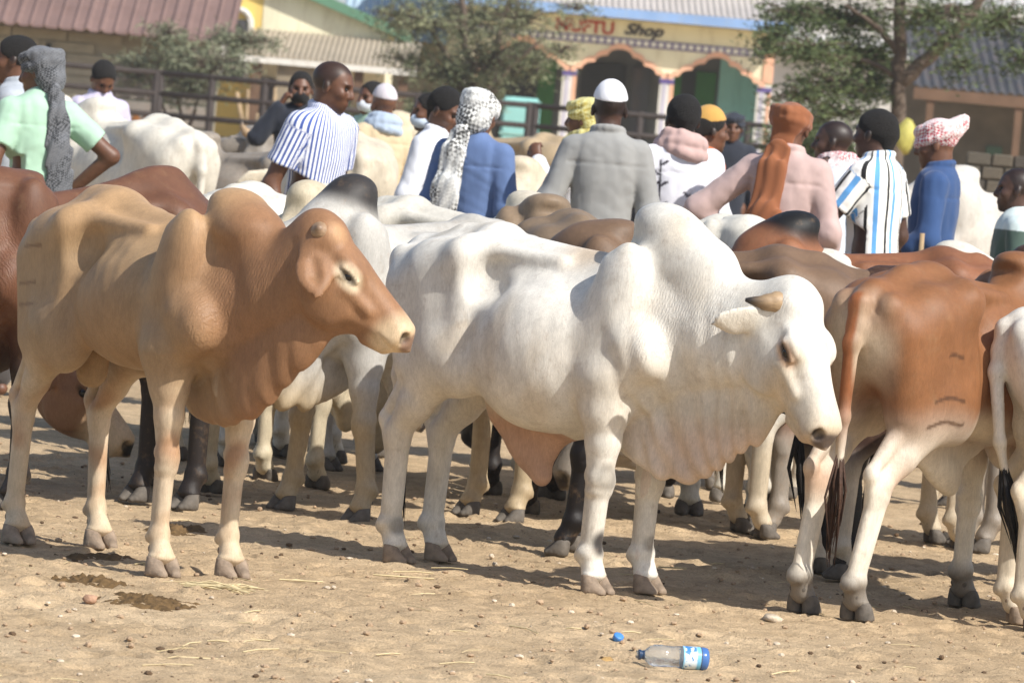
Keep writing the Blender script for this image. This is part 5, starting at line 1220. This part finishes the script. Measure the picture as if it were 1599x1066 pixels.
def m_check(name, bg, ink, scale=62, hard=0.55, amount=0.9):
    s = NT(name); mp = s.n('ShaderNodeMapping'); mp.inputs['Rotation'].default_value = (0.6, 0.5, 0.7); mp.inputs['Scale'].default_value = (scale,) * 3
    nz = s.n('ShaderNodeTexNoise', Scale=5.0); s.l(s.coord(), nz.inputs['Vector'])
    mx = s.mix(s.coord(), nz.outputs['Color'], 0.10); s.l(mx, mp.inputs['Vector'])
    ck = s.n('ShaderNodeTexChecker', Scale=1.0); s.l(mp.outputs[0], ck.inputs['Vector']); ck.inputs['Color1'].default_value = (0, 0, 0, 1); ck.inputs['Color2'].default_value = (1, 1, 1, 1)
    big = s.ramp(s.noise(7, 2), [(0.40, 0.25), (0.55, 1.0)])
    s.col(s.mix(bg, ink, s.math('MULTIPLY', s.math('MULTIPLY', ck.outputs['Fac'], big), amount))); cloth_bump(s, 0.5); return s.m
CLOTH_ATTR = None
def m_cloth_attr():
    s = NT('printed_cloth'); a = s.n('ShaderNodeVertexColor'); a.layer_name = 'Col'; s.col(a.outputs[0]); cloth_bump(s); return s.m
PRINT = m_cloth_attr()
UPF = np.array([[0, 0, 1], [0, -1, 0], [1, 0, 0]], F32)       # loft axis upwards, loft 'top' = front
TROUSER = m_cloth('trouser_cloth', srgb(70, 66, 64)); SHOE = m_plain('sandal', srgb(60, 44, 34), 0.7)

def folds_fn(seed, amp):
    def g(x, y, z):
        x, y, z = np.broadcast_arrays(x, y, z); P_ = np.stack([x, y, z * 0.28], -1).reshape(-1, 3)
        n = (1 - 2 * np.abs(noise3(P_, 38, seed))) * 0.55 + noise3(P_ + np.array((0.3, 0, 0)), 100, seed + 1) * 0.20
        P2 = np.stack([x + z * 0.6, y - z * 0.5, z], -1).reshape(-1, 3)
        n = n + 0.6 * (0.6 - np.abs(noise3(P2, 46, seed + 2)))
        return (amp * n).reshape(x.shape).astype(F32)
    return g

def person(label, px, py, Y, yaw, top='shirt', mat=None, head=(0, 0, 0), arms=None, sleeve='long', wear=('hair',), lean=0.0, skin=SKIN, build=1.0, wmat=None, tail=None, scarf=None, pattern=None, seed=1, hem=None, height=1.72, fist=(), extra=None, hi=True, collar=None, mask=None, col_attr=None):
    if Y < 28: Y *= 1.13
    zt = at(px, py, Y).z
    sc = zt / height
    ya = math.radians(yaw)
    hx = 0.02 + lean * 0.6
    p = at(px, py, Y)
    loc = (p.x - sc * hx * math.cos(ya), p.y - sc * hx * math.sin(ya), 0)
    root = empty('person', loc, ya, sc); tag(root, label, 'person', 'people at the livestock market')
    A = {'l': ((-0.03, 0.218, 1.13), (0.04, 0.225, 0.90)), 'r': ((-0.03, -0.218, 1.13), (0.04, -0.225, 0.90))}
    if arms: A.update(arms)
    lx = lambda z: lean * max(0, (z - 0.95)) / 0.65 * 0.6
    L = lambda q: np.array((q[0] + lx(q[2]), q[1], q[2]))
    hc = np.array((hx, 0, 1.603)); RH = rotm(*head); HF = (hc, RH)
    res = 0.0085 if hi else 0.012
    # ---------------- body: head, neck, trunk, arms, hands, legs in one surface
    f = Field()
    f.ell((-0.012, 0, 0.032), (0.098, 0.076, 0.083), 0.02, fr=HF)
    f.ell((0.030, 0, -0.030), (0.060, 0.060, 0.080), 0.03, fr=HF)
    f.cone((0.030, 0, -0.070), (0.062, 0, -0.098), 0.044, 0.022, 0.03, fr=HF)
    f.cone((0.088, 0, 0.010), (0.103, 0, -0.030), 0.007, 0.014, 0.014, fr=HF)
    f.ell((0.092, 0, -0.036), (0.012, 0.021, 0.010), 0.010, fr=HF)
    f.ell((0.074, 0, 0.022), (0.018, 0.052, 0.011), 0.014, fr=HF)
    f.ell((0.080, 0, -0.062), (0.013, 0.024, 0.007), 0.008, fr=HF); f.ell((0.079, 0, -0.074), (0.013, 0.021, 0.008), 0.008, fr=HF)
    for s in (-1, 1):
        f.ell((0.080, 0.032 * s, 0.000), (0.016, 0.018, 0.012), 0.012, fr=HF, sub=True)
        f.ell((0.058, 0.048 * s, -0.025), (0.025, 0.018, 0.022), 0.02, fr=HF)
        f.ell((-0.008, 0.079 * s, -0.010), (0.019, 0.010, 0.031), 0.008, fr=HF, R=rotm(0, -10, 0))
    nb = L((-0.015, 0, 1.44))
    f.cone(hc + RH @ np.array((-0.022, 0, -0.06)), nb, 0.055, 0.062, 0.03)
    f.cone(L((0, 0, 1.28)), L((0, 0, 1.05)), 0.092, 0.085, 0.05, flat=1.25, fn=(0, 1, 0))
    f.cone(L((-0.01, 0.0, 1.39)), L((-0.01, 0.0, 1.30)), 0.07, 0.088, 0.05, flat=1.5, fn=(0, 1, 0))
    f.cone((0, 0, 1.05), (0, 0, 0.92), 0.085, 0.09, 0.05, flat=1.25, fn=(0, 1, 0))
    for s, k in ((1, 'l'), (-1, 'r')):
        sh = L((-0.01, 0.155 * s * build, 1.395)); el, wr = np.array(A[k][0]), np.array(A[k][1]); el = L(el); wr = L(wr)
        f.cone(sh, el, 0.050, 0.040, 0.03); f.cone(el, wr, 0.041, 0.027, 0.02)
        d = (wr - el) / np.linalg.norm(wr - el)
        inw = np.array((0, -s, 0.0)) if abs(d[1]) < 0.8 else np.array((0.9, 0, 0.3)); inw = inw - d * (inw @ d); inw = inw / np.linalg.norm(inw)
        fw = np.cross(d, inw); fw = fw / np.linalg.norm(fw)
        f.cone(wr, wr + d * 0.075, 0.026, 0.036, 0.012, flat=0.62, fn=inw)
        cl_ = 0.75 if k in fist else 0.30
        for q in range(4):
            o = fw * (0.030 - 0.020 * q); ln = (0.070, 0.078, 0.073, 0.058)[q]
            b0 = wr + d * 0.085 + o; b1 = b0 + (d * (1 - cl_ * 0.5) + inw * cl_) * ln * 0.48; b2 = b1 + (d * (0.6 - cl_ * 1.1) + inw * (0.4 + cl_ * 0.5)) * ln * 0.55
            f.cone(b0, b1, 0.0098, 0.0090, 0.005); f.cone(b1, b2, 0.0090, 0.0075, 0.003)
        t0 = wr + d * 0.03 + fw * 0.026; t1 = t0 + d * 0.028 + fw * 0.022 + inw * 0.012; t2 = t1 + d * 0.032 + inw * 0.014
        f.cone(t0, t1, 0.014, 0.011, 0.008); f.cone(t1, t2, 0.0105, 0.0085, 0.003)
        f.cone((0, 0.095 * s, 0.93), (0.02, 0.10 * s, 0.50), 0.085, 0.055, 0.03); f.cone((0.02, 0.10 * s, 0.50), (-0.02, 0.10 * s, 0.09), 0.055, 0.036, 0.03)
        f.cone((-0.04, 0.10 * s, 0.04), (0.14, 0.115 * s, 0.028), 0.036, 0.028, 0.02, flat=0.9, fn=(0, 0, 1))
    v, q = f.surface(res)
    Lh = (v - hc) @ RH; cb = np.ones((len(v), 3))
    if 'shorn' in wear or 'hair' in wear:
        line = 0.055 + 0.4 * np.clip(-(Lh[:, 0] - 0.045), 0, 0.2) * -1.0
        hw_ = sstep(0.0, 0.022, Lh[:, 2] - np.where(Lh[:, 0] > 0.045, 0.062, np.where(Lh[:, 0] > 0.0, 0.062 - (0.045 - Lh[:, 0]) * 1.9, -0.035)) + 0.004 * noise3(v, 120, 3))
        hw_ = hw_ * (v[:, 2] > 1.40)
        cb = lerp_c(cb, (0.13, 0.15, 0.17), hw_ * (0.92 if 'hair' in wear else 0.8))
    cb = lerp_c(cb, (0.75, 0.55, 0.55), blob(Lh, (0.088, 0, -0.067), (0.02, 0.028, 0.012), 0.5) * 0.6)
    for s in (-1, 1): cb = lerp_c(cb, (0.15, 0.15, 0.15), blob(Lh, (0.085, 0.034 * s, 0.022), (0.02, 0.024, 0.006), 0.5) * 0.8)
    if seed % 3 == 0: cb = lerp_c(cb, (0.2, 0.2, 0.2), blob(Lh, (0.06, 0, -0.095), (0.05, 0.05, 0.03), 0.6) * 0.7)
    link('body', np_mesh('body', v, q, attrs={'Col': cb}), skin, root)
    eyew = NT('eye_white') if 'eye_white' not in bpy.data.materials else None
    for s in (-1, 1):
        mb = MB(); mb.lathe([(0.011 * math.sin(t), -0.011 * math.cos(t)) for t in np.linspace(0.02, 3.12, 7)], 10)
        mb.build('eye', EYE, root, True, loc=tuple(hc + RH @ np.array((0.0735, 0.032 * s, 0.001))))
    # ---------------- garment
    g = Field(); hemz = hem if hem is not None else (0.80 if top == 'shirt' else 0.22)
    b = build
    rows = [(1.512, 0.050, -0.068, 0.064), (1.490, 0.064, -0.085, 0.095), (1.464, 0.082, -0.100, 0.145 * b), (1.41, 0.106, -0.116, 0.168 * b), (1.28, 0.124, -0.122, 0.160 * b), (1.14, 0.120, -0.112, 0.150 * b), (1.00, 0.120, -0.118, 0.152 * b), (0.86, 0.130, -0.130, 0.168 * b)]
    if hemz < 0.7: rows += [(0.6, 0.150, -0.150, 0.19 * b), (hemz, 0.165, -0.165, 0.215 * b)]
    else: rows += [(hemz, 0.136, -0.138, 0.175 * b)]
    rows = sorted([(r[0], r[1] + lx(r[0]), r[2] + lx(r[0]), r[3]) for r in rows])
    g.loft(rows, 0.02, 2.25, 0.0, fr=((0, 0, 0), UPF))
    segs = []
    for s, k in ((1, 'l'), (-1, 'r')):
        sh = L((-0.005, 0.152 * s * b, 1.405)); el, wr = L(A[k][0]), L(A[k][1])
        if sleeve == 'long':
            g.cone(sh, el, 0.070, 0.056, 0.018); e2 = wr - (wr - el) * 0.06; g.cone(el, e2, 0.064, 0.047, 0.03); segs += [(sh, el, s), (el, e2, s)]
        elif sleeve == 'rolled':
            g.cone(sh, el, 0.071, 0.060, 0.018); e2 = el + (wr - el) * 0.35; g.cone(el, e2, 0.064, 0.060, 0.03); segs += [(sh, el, s), (el, e2, s)]
        else:
            e2 = sh + (el - sh) * 0.62; g.cone(sh, e2, 0.072, 0.070, 0.02); segs += [(sh, e2, s)]
            dd = (el - sh) / np.linalg.norm(el - sh); 
            g.cut(lambda x, y, z, e2=e2, dd=dd: ((x - e2[0]) * dd[0] + (y - e2[1]) * dd[1] + (z - e2[2]) * dd[2] - 0.015).astype(F32), np.minimum(e2, el) - 0.09, np.maximum(e2, el) + 0.09)
    for zz_, am_ in ((1.345, 0.0045),):
        g.disp(lambda x, y, z, zz_=zz_, am_=am_: (am_ * np.exp(-((z - zz_ - 0.25 * np.abs(y) * 0) / 0.006) ** 2) * (x < 0.0) + 0 * y).astype(F32), (-0.3, -0.16, 1.32), (0.1, 0.16, 1.37))
    if collar is not None:
        ring = [L((0.035 * math.cos(t) * 1.7 - 0.012, 0.068 * math.sin(t), 1.506 + 0.012 * math.cos(t + math.pi))) for t in np.linspace(0.35, 2 * math.pi - 0.35, 14)]
        g.chain(ring, [0.016] * 14, 0.012)
    lo_, hi_ = (-0.6, -0.7, 0.1), (0.7, 0.7, 1.47)
    g.disp(folds_fn(seed, 0.0038), lo_, hi_)
    v, q = g.surface(0.0085 if hi else 0.012)
    u = np.arctan2(v[:, 1], v[:, 0] - np.array([lx(z) for z in v[:, 2]])) * 0.17
    for a_, b_, s in segs:
        ab = b_ - a_; L2 = ab @ ab; t = np.clip(((v - a_) @ ab) / L2, 0, 1); dv = v - a_ - t[:, None] * ab; dist = np.linalg.norm(dv, axis=1)
        nn_ = ab / math.sqrt(L2); e1 = np.cross(nn_, (1, 0, 0)); e1 = e1 / np.linalg.norm(e1); e2_ = np.cross(nn_, e1)
        m = (dist < 0.105) & (np.abs(v[:, 1]) > 0.150 * b) & (t > 0.08)
        u[m] = (np.arctan2(dv @ e1, dv @ e2_) * 0.065)[m] + 0.3
    at_ = {'u': u}
    if col_attr is not None: at_['Col'] = col_attr(v, u)
    link('robe' if top == 'robe' else 'shirt', np_mesh('garment', v, q, attrs=at_), mat, root)
    if top == 'shirt':
        t = Field()
        for s in (-1, 1): t.cone((0, 0.09 * s, 0.92), (0.02, 0.105 * s, 0.50), 0.112, 0.085, 0.03); t.cone((0.02, 0.105 * s, 0.50), (-0.01, 0.105 * s, 0.10), 0.085, 0.068, 0.03)
        t.cone((0, -0.05, 0.93), (0, 0.05, 0.93), 0.125, 0.125, 0.04)
        t.disp(folds_fn(seed + 7, 0.006), (-0.3, -0.3, 0.1), (0.3, 0.3, 1.0)); v, q = t.surface(0.016); link('trousers', np_mesh('trousers', v, q), TROUSER, root)
    # ---------------- headwear and hair
    def hw_mesh(F_, name, m, r_=None):
        v, q = F_.surface(r_ or 0.007); return link(name, np_mesh(name, v, q), m, root)
    for w in wear:
        h = Field()
        if w == 'shorn': continue
        if w in ('hair', 'shorn', 'afro'):
            e = {'hair': 0.006, 'shorn': 0.002, 'afro': 0.016}[w]
            h.ell((-0.016, 0, 0.036), (0.100 + e, 0.077 + e, 0.084 + e), 0.01, fr=HF)
            h.cone((-0.075, 0, 0.0), (-0.070, 0, -0.055), 0.05 + e, 0.035, 0.02, fr=HF)
            h.ell((0.088, 0, -0.020), (0.080, 0.072, 0.092), 0.010, fr=HF, sub=True); h.ell((0.055, 0, -0.055), (0.060, 0.12, 0.085), 0.012, fr=HF, sub=True)
            h.disp(folds_fn(seed, 0.002), (-0.3, -0.3, 1.3), (0.4, 0.3, 1.9))
            for s in (-1, 1): h.ell((0.0, 0.085 * s, -0.055), (0.04, 0.03, 0.055), 0.01, fr=HF, sub=True)
            hw_mesh(h, 'hair', HAIR)
        elif w == 'cap':
            h.ell((-0.012, 0, 0.040), (0.103, 0.081, 0.081), 0.01, fr=HF)
            h.cone((-0.012, 0, 0.040), (-0.012, 0, 0.050), 0.098, 0.097, 0.01, fr=HF, flat=0.83, fn=(0, 1, 0))
            h.cut(lambda x, y, z: (0.054 - z + 0.16 * x + 0 * y).astype(F32), (-0.16, -0.14, -0.12), (0.16, 0.14, 0.09), fr=HF)
            hw_mesh(h, 'cap', wmat, 0.006)
        elif w in ('keffiyeh', 'turban'):
            h.ell((-0.014, 0, 0.044), (0.112, 0.090, 0.086), 0.02, fr=HF)
            for i, (pt, rl, z0, r) in enumerate(((14, 4, 0.030, 0.024), (22, -8, 0.052, 0.022), (6, 10, 0.075, 0.022), (-8, 5, 0.060, 0.018))):
                Rr = rotm(0, pt, rl); ring = [np.array((-0.012, 0, z0)) + Rr @ np.array((0.098 * math.cos(a), 0.078 * math.sin(a), 0)) for a in np.linspace(0, 2 * math.pi, 17)]
                h.chain(ring, [r] * 17, 0.014, fr=HF)
            if w == 'keffiyeh':
                h.ell((-0.05, 0, -0.03), (0.080, 0.092, 0.085), 0.03, fr=HF)
                h.ell((0.085, 0, -0.050), (0.075, 0.085, 0.085), 0.015, fr=HF, sub=True)
            h.disp(folds_fn(seed + 3, 0.0055), (-0.3, -0.3, 1.3), (0.4, 0.3, 1.9))
            if tail:
                pts = [np.array(t_[:3]) for t_ in tail]; nn = [np.array(t_[4]) for t_ in tail]; wd = [t_[3] for t_ in tail]
                for i in range(len(pts) - 1): h.cone(pts[i], pts[i+1], wd[i], wd[i+1], 0.02, flat=0.30, fn=nn[i])
                lo2 = np.min(pts, 0) - 0.1; hi2 = np.max(pts, 0) + 0.1
                def tf(x, y, z): return (0.0022 * np.sin((y * 1.0 + x * 0.6 + 0.25 * z) * 110 + 2 * np.sin(z * 11))).astype(F32) + 0 * (x + y + z)
                h.disp(tf, lo2, (hi2[0], hi2[1], 1.5))
            hw_mesh(h, 'head_scarf', wmat)
    if scarf is not None:
        h = Field()
        for i, (z0, rr_, r) in enumerate(((1.475, 0.092, 0.040), (1.505, 0.080, 0.032), (1.45, 0.105, 0.034))):
            h.chain([L((rr_ * math.cos(a) - 0.01, rr_ * 0.95 * math.sin(a), z0 - 0.022 * math.cos(a + i))) for a in np.linspace(0, 2 * math.pi, 15)], [r] * 15, 0.015)
        if extra == 'front_tail': h.chain([L((0.08, 0.03, 1.45)), L((0.13, 0.07, 1.34)), L((0.145, 0.075, 1.18))], [0.05, 0.06, 0.07], 0.02, flat=0.35, fn=(1, 0, 0)); h.chain([L((0.08, -0.05, 1.45)), L((0.135, -0.09, 1.34)), L((0.145, -0.10, 1.20))], [0.05, 0.055, 0.06], 0.02, flat=0.35, fn=(1, 0, 0))
        h.disp(folds_fn(seed + 5, 0.006), (-0.3, -0.3, 1.1), (0.4, 0.3, 1.7)); hw_mesh(h, 'neck_scarf', scarf)
    if mask is not None:
        h = Field(); h.ell((0.040, 0, -0.060), (0.066, 0.068, 0.050), 0.01, fr=HF); h.ell((0.085, 0, -0.045), (0.026, 0.03, 0.030), 0.02, fr=HF)
        h.cut(lambda x, y, z: (0.0 - x - 0 * (y + z)).astype(F32), (-0.1, -0.12, -0.15), (0.01, 0.12, 0.05), fr=HF); hw_mesh(h, 'face_mask', mask)
    return root, HF, L

W_ = m_cloth('white_cloth', srgb(226, 228, 234)); GREYR = m_cloth('grey_robe', srgb(152, 152, 150)); LILAC = m_cloth('lilac_cloth', srgb(190, 184, 206)); GRN = m_cloth('mint_cloth', srgb(172, 206, 182)); NAVY = m_cloth('dark_cloth', srgb(44, 48, 58))
BEIGE = m_cloth('beige_cloth', srgb(206, 188, 156)); BLUE = m_cloth('blue_cloth', srgb(98, 120, 162)); PINK = m_cloth('pink_cloth', srgb(196, 170, 165), 0.2); RUST = m_cloth('rust_cloth', srgb(146, 92, 62)); DBLUE = m_cloth('deep_blue_cloth', srgb(54, 80, 124)); MINT2 = m_cloth('pale_green_cloth', srgb(176, 210, 186))
STR = m_stripe('blue_white_stripe', [(0.0, srgb(232, 234, 242)), (0.56, srgb(64, 88, 156))], 0.0225)
STR2 = m_stripe('wide_stripe', [(0.0, srgb(236, 236, 232)), (0.30, srgb(28, 28, 30)), (0.44, srgb(236, 236, 232)), (0.68, srgb(96, 156, 212)), (0.90, srgb(236, 236, 232))], 0.128)
K_BW = m_check('white_black_check', srgb(226, 226, 222), srgb(34, 34, 36)); K_RED = m_check('red_white_check', srgb(226, 214, 212), srgb(176, 52, 70), 80); K_GREY = m_check('grey_check', srgb(112, 114, 118), srgb(40, 42, 46), 110); K_YEL = m_check('yellow_check', srgb(206, 200, 140), srgb(168, 150, 70), 60)
CAPW = m_cloth('white_cap', srgb(236, 236, 240), 0.05); CAPT = m_cloth('tan_cap', srgb(196, 152, 82)); CAPP = m_cloth('pale_cap', srgb(206, 200, 206)); PINKS = m_cloth('dusty_pink_scarf', srgb(196, 166, 160)); SKYS = m_cloth('sky_scarf', srgb(170, 186, 206))

def floral(v, u):
    c = np.tile(srgb(226, 226, 234), (len(v), 1)).astype(float); rs = np.random.RandomState(4)
    y, z = v[:, 1], v[:, 2]; ink = np.zeros(len(v))
    for (y0, z0, y1, z1, nl) in ((0.10, 0.95, 0.13, 1.40, 9), (-0.05, 0.95, -0.02, 1.25, 8), (-0.10, 0.9, -0.16, 1.18, 6), (0.03, 0.85, 0.06, 1.1, 6), (0.17, 1.05, 0.15, 1.3, 5)):
        t = np.clip(((y - y0) * (y1 - y0) + (z - z0) * (z1 - z0)) / ((y1 - y0) ** 2 + (z1 - z0) ** 2), 0, 1)
        d = np.hypot(y - y0 - t * (y1 - y0), z - z0 - t * (z1 - z0)); ink = np.maximum(ink, 1 - sstep(0.002, 0.006, d))
        for k in range(nl):
            tt = (k + 0.5) / nl; cy, cz = y0 + tt * (y1 - y0), z0 + tt * (z1 - z0); s = 1 if k % 2 else -1; a = 0.9
            ly, lz = math.sin(a) * s, math.cos(a); uu = (y - cy) * ly + (z - cz) * lz; ww = -(y - cy) * lz + (z - cz) * ly
            ink = np.maximum(ink, 1 - sstep(0.7, 1.1, ((uu - 0.022) / 0.024) ** 2 + (ww / 0.007) ** 2))
    c = lerp_c(c, srgb(44, 40, 52), ink * (v[:, 0] < 0.02))
    c = lerp_c(c, srgb(200, 130, 60), (1 - sstep(0.010, 0.016, np.hypot(y - 0.02, z - 1.0))) * (v[:, 0] < 0))
    return c
def banded(v, u):
    c = np.tile(srgb(74, 92, 84), (len(v), 1)).astype(float); z = v[:, 2]
    c = lerp_c(c, srgb(206, 168, 60), ((z > 1.02) & (z < 1.13)) * 1.0); c = lerp_c(c, srgb(34, 34, 38), ((z > 1.13) & (z < 1.16)) * 1.0)
    c = lerp_c(c, srgb(200, 214, 214), (z > 1.39) * 1.0); return c
hang = {}
def tail_back(x0=-0.10, ys=0.0, L_=0.5, w=0.05):
    b_ = (1, 0, 0.15); return [(x0 + 0.03, ys * 0.3, 1.60, 0.06, b_), (x0 - 0.015, ys * 0.6, 1.50, w * 0.9, b_), (x0 - 0.040, ys, 1.40, w * 1.1, b_), (x0 - 0.050, ys * 1.3, 1.40 - L_ * 0.4, w * 1.3, b_), (x0 - 0.052, ys * 1.8, 1.44 - L_, w * 1.6, b_)]
person('man in a grey and white shirt cut off by the left edge', 26, 57, 22.6, 175, 'shirt', m_cloth('pale_grey_shirt', srgb(176, 182, 190)), wear=('hair',), seed=11, collar=1)
person('person in a mint T-shirt and grey checked head scarf, hand on hip', 66, 76, 21.8, 120, 'shirt', GRN, sleeve='short', wear=('keffiyeh',), wmat=K_GREY, seed=12, head=(45, 8, 0),
       arms={'r': ((-0.09, -0.37, 1.22), (0.06, -0.22, 1.02)), 'l': ((-0.05, 0.25, 1.14), (0.10, 0.24, 0.92))}, tail=tail_back(-0.09, -0.05, 0.42), hem=0.8)
person('man in a lilac shirt looking down by the left fence', 163, 97, 35, -62, 'shirt', LILAC, head=(0, 38, 0), wear=('hair',), seed=13, collar=1, arms={'r': ((0.02, -0.23, 1.13), (0.26, -0.12, 1.02)), 'l': ((0.02, 0.23, 1.13), (0.26, 0.12, 1.02))})
person('masked man in dark clothes holding a phone to his ear', 472, 113, 36, -88, 'shirt', NAVY, wear=('hair',), seed=14, mask=m_cloth('black_mask', srgb(26, 26, 28)), arms={'r': ((0.04, -0.27, 1.25), (0.06, -0.135, 1.48))}, fist=('r',))
person('man in a blue and white striped shirt facing right', 524, 96, 21.6, -38, 'shirt', STR, sleeve='short', wear=('shorn',), lean=0.14, build=1.06, head=(22, 10, 0), seed=15, collar=1, arms={'r': ((-0.06, -0.225, 1.12), (0.06, -0.22, 0.90))})
person('man in a pale green shirt with a mask, left of the cream robe', 582, 128, 37, -140, 'shirt', MINT2, wear=('hair',), seed=16, mask=m_cloth('pale_mask', srgb(200, 206, 214)))
person('man in a beige robe and pale cap seen from behind', 601, 137, 34, 118, 'robe', BEIGE, wear=('cap',), wmat=CAPP, scarf=SKYS, seed=17, skin=SKIN)
person('dark haired man standing half hidden behind the white shirt', 672, 146, 27, 190, 'shirt', NAVY, wear=('hair',), seed=18, mask=m_cloth('blue_mask', srgb(190, 204, 220)))
person('man in a white long sleeved shirt looking down to the right', 700, 139, 23.4, -28, 'shirt', W_, wear=('hair',), head=(-6, 22, 0), seed=19, collar=1, lean=0.06)
person('man in a blue shirt with a white checked scarf hanging down his back', 752, 144, 22.2, 66, 'shirt', BLUE, wear=('keffiyeh',), wmat=K_BW, seed=20, head=(0, 14, 0), tail=tail_back(-0.10, 0.06, 0.46, 0.055))
person('man in a yellow scarf raising his hands beside the grey robe', 916, 154, 24.6, 165, 'shirt', W_, wear=('keffiyeh',), wmat=K_YEL, seed=21, arms={'l': ((0.14, 0.20, 1.15), (0.24, 0.10, 1.36)), 'r': ((0.14, -0.20, 1.12), (0.30, -0.10, 1.22))}, fist=('l', 'r'), scarf=K_YEL)
person('man in a grey robe and white cap seen from behind', 955, 133, 21.8, 93, 'robe', GREYR, wear=('cap', 'shorn'), wmat=CAPW, seed=22, build=1.0, skin=SKIN2, collar=1, arms={'l': ((-0.03, 0.26, 1.14), (0.16, 0.24, 0.98)), 'r': ((-0.02, -0.23, 1.13), (0.1, -0.22, 0.92))})
person('man in a white shirt printed with dark sprigs, pink scarf at his neck', 1069, 149, 22.0, 108, 'shirt', PRINT, wear=('hair',), seed=23, scarf=PINKS, col_attr=floral, skin=SKIN2)
person('man in a tan cap half hidden behind the printed shirt', 1112, 172, 24.6, 20, 'shirt', m_cloth('orange_shirt', srgb(206, 112, 70)), wear=('cap', 'hair'), wmat=CAPT, seed=24)
person('hooded figure in dark clothes far behind the tan cap', 1146, 178, 44, -90, 'robe', NAVY, wear=('keffiyeh',), wmat=NAVY, seed=25, hi=False)
person('person in a pink robe and rust head scarf with an elbow out', 1238, 163, 21.6, 78, 'robe', PINK, wear=('turban',), wmat=RUST, seed=26, build=1.0, collar=1, sleeve='rolled', arms={'l': ((-0.04, 0.40, 1.19), (0.08, 0.22, 1.00)), 'r': ((-0.02, -0.23, 1.13), (0.12, -0.22, 0.95))}, tail=tail_back(-0.09, 0.05, 0.55, 0.06))
person('bald dark man in profile with a red checked scarf round his neck', 1303, 188, 23.8, 172, 'shirt', m_cloth('pale_blue_shirt', srgb(196, 204, 214)), wear=('shorn',), scarf=K_RED, skin=SKIN2, seed=27, extra='front_tail')
person('man in a white, blue and black striped shirt, hand near his chin', 1369, 172, 21.8, 148, 'shirt', STR2, sleeve='short', wear=('hair',), seed=28, collar=1, skin=SKIN2, lean=0.05, arms={'l': ((0.14, 0.24, 1.16), (0.24, 0.10, 1.38)), 'r': ((-0.02, -0.23, 1.13), (0.10, -0.22, 0.92))})
person('man in a deep blue shirt and red checked turban holding a stick', 1465, 189, 22.4, 170, 'shirt', DBLUE, sleeve='rolled', wear=('turban',), wmat=K_RED, seed=29, collar=1, head=(0, 10, 0), arms={'l': ((0.00, 0.23, 1.13), (0.22, 0.18, 1.02)), 'r': ((0.0, -0.23, 1.13), (0.2, -0.2, 1.0))}, tail=[(-0.05, -0.03, 1.69, 0.03, (0, 1, 0)), (-0.09, -0.03, 1.715, 0.03, (0, 1, 0)), (-0.11, -0.03, 1.745, 0.012, (0, 1, 0))])
person('bald man in a green and yellow shirt at the right edge', 1589, 262, 21.0, 178, 'shirt', PRINT, wear=('shorn',), seed=30, col_attr=banded, sleeve='short', skin=SKIN2)
p0 = at(1442, 345, 24.9)
o = MB().tube([(0.02, 0, 0.0), (0.0, 0.0, p0.z - 0.06)], 0.012, 8).build('walking_stick', M_POLE, None, True, loc=(p0.x, p0.y, 0)); tag(o, 'pale wooden stick held by the man in deep blue', 'stick')

# ------------------------------------------------------------------ dusty air
hz = NT('dusty_air'); hz.t.nodes.remove(hz.b)
pv = hz.n('ShaderNodeVolumePrincipled'); pv.inputs['Color'].default_value = (0.93, 0.90, 0.86, 1); pv.inputs['Density'].default_value = 0.0006; pv.inputs['Anisotropy'].default_value = 0.2
hz.l(pv.outputs[0], hz.t.nodes['Material Output'].inputs['Volume'])
o = MB().box(-120, -20, -1.2, 120, 185, 13).build('haze', hz.m); tag(o, 'faint dusty air over the market', 'haze', kind='stuff')
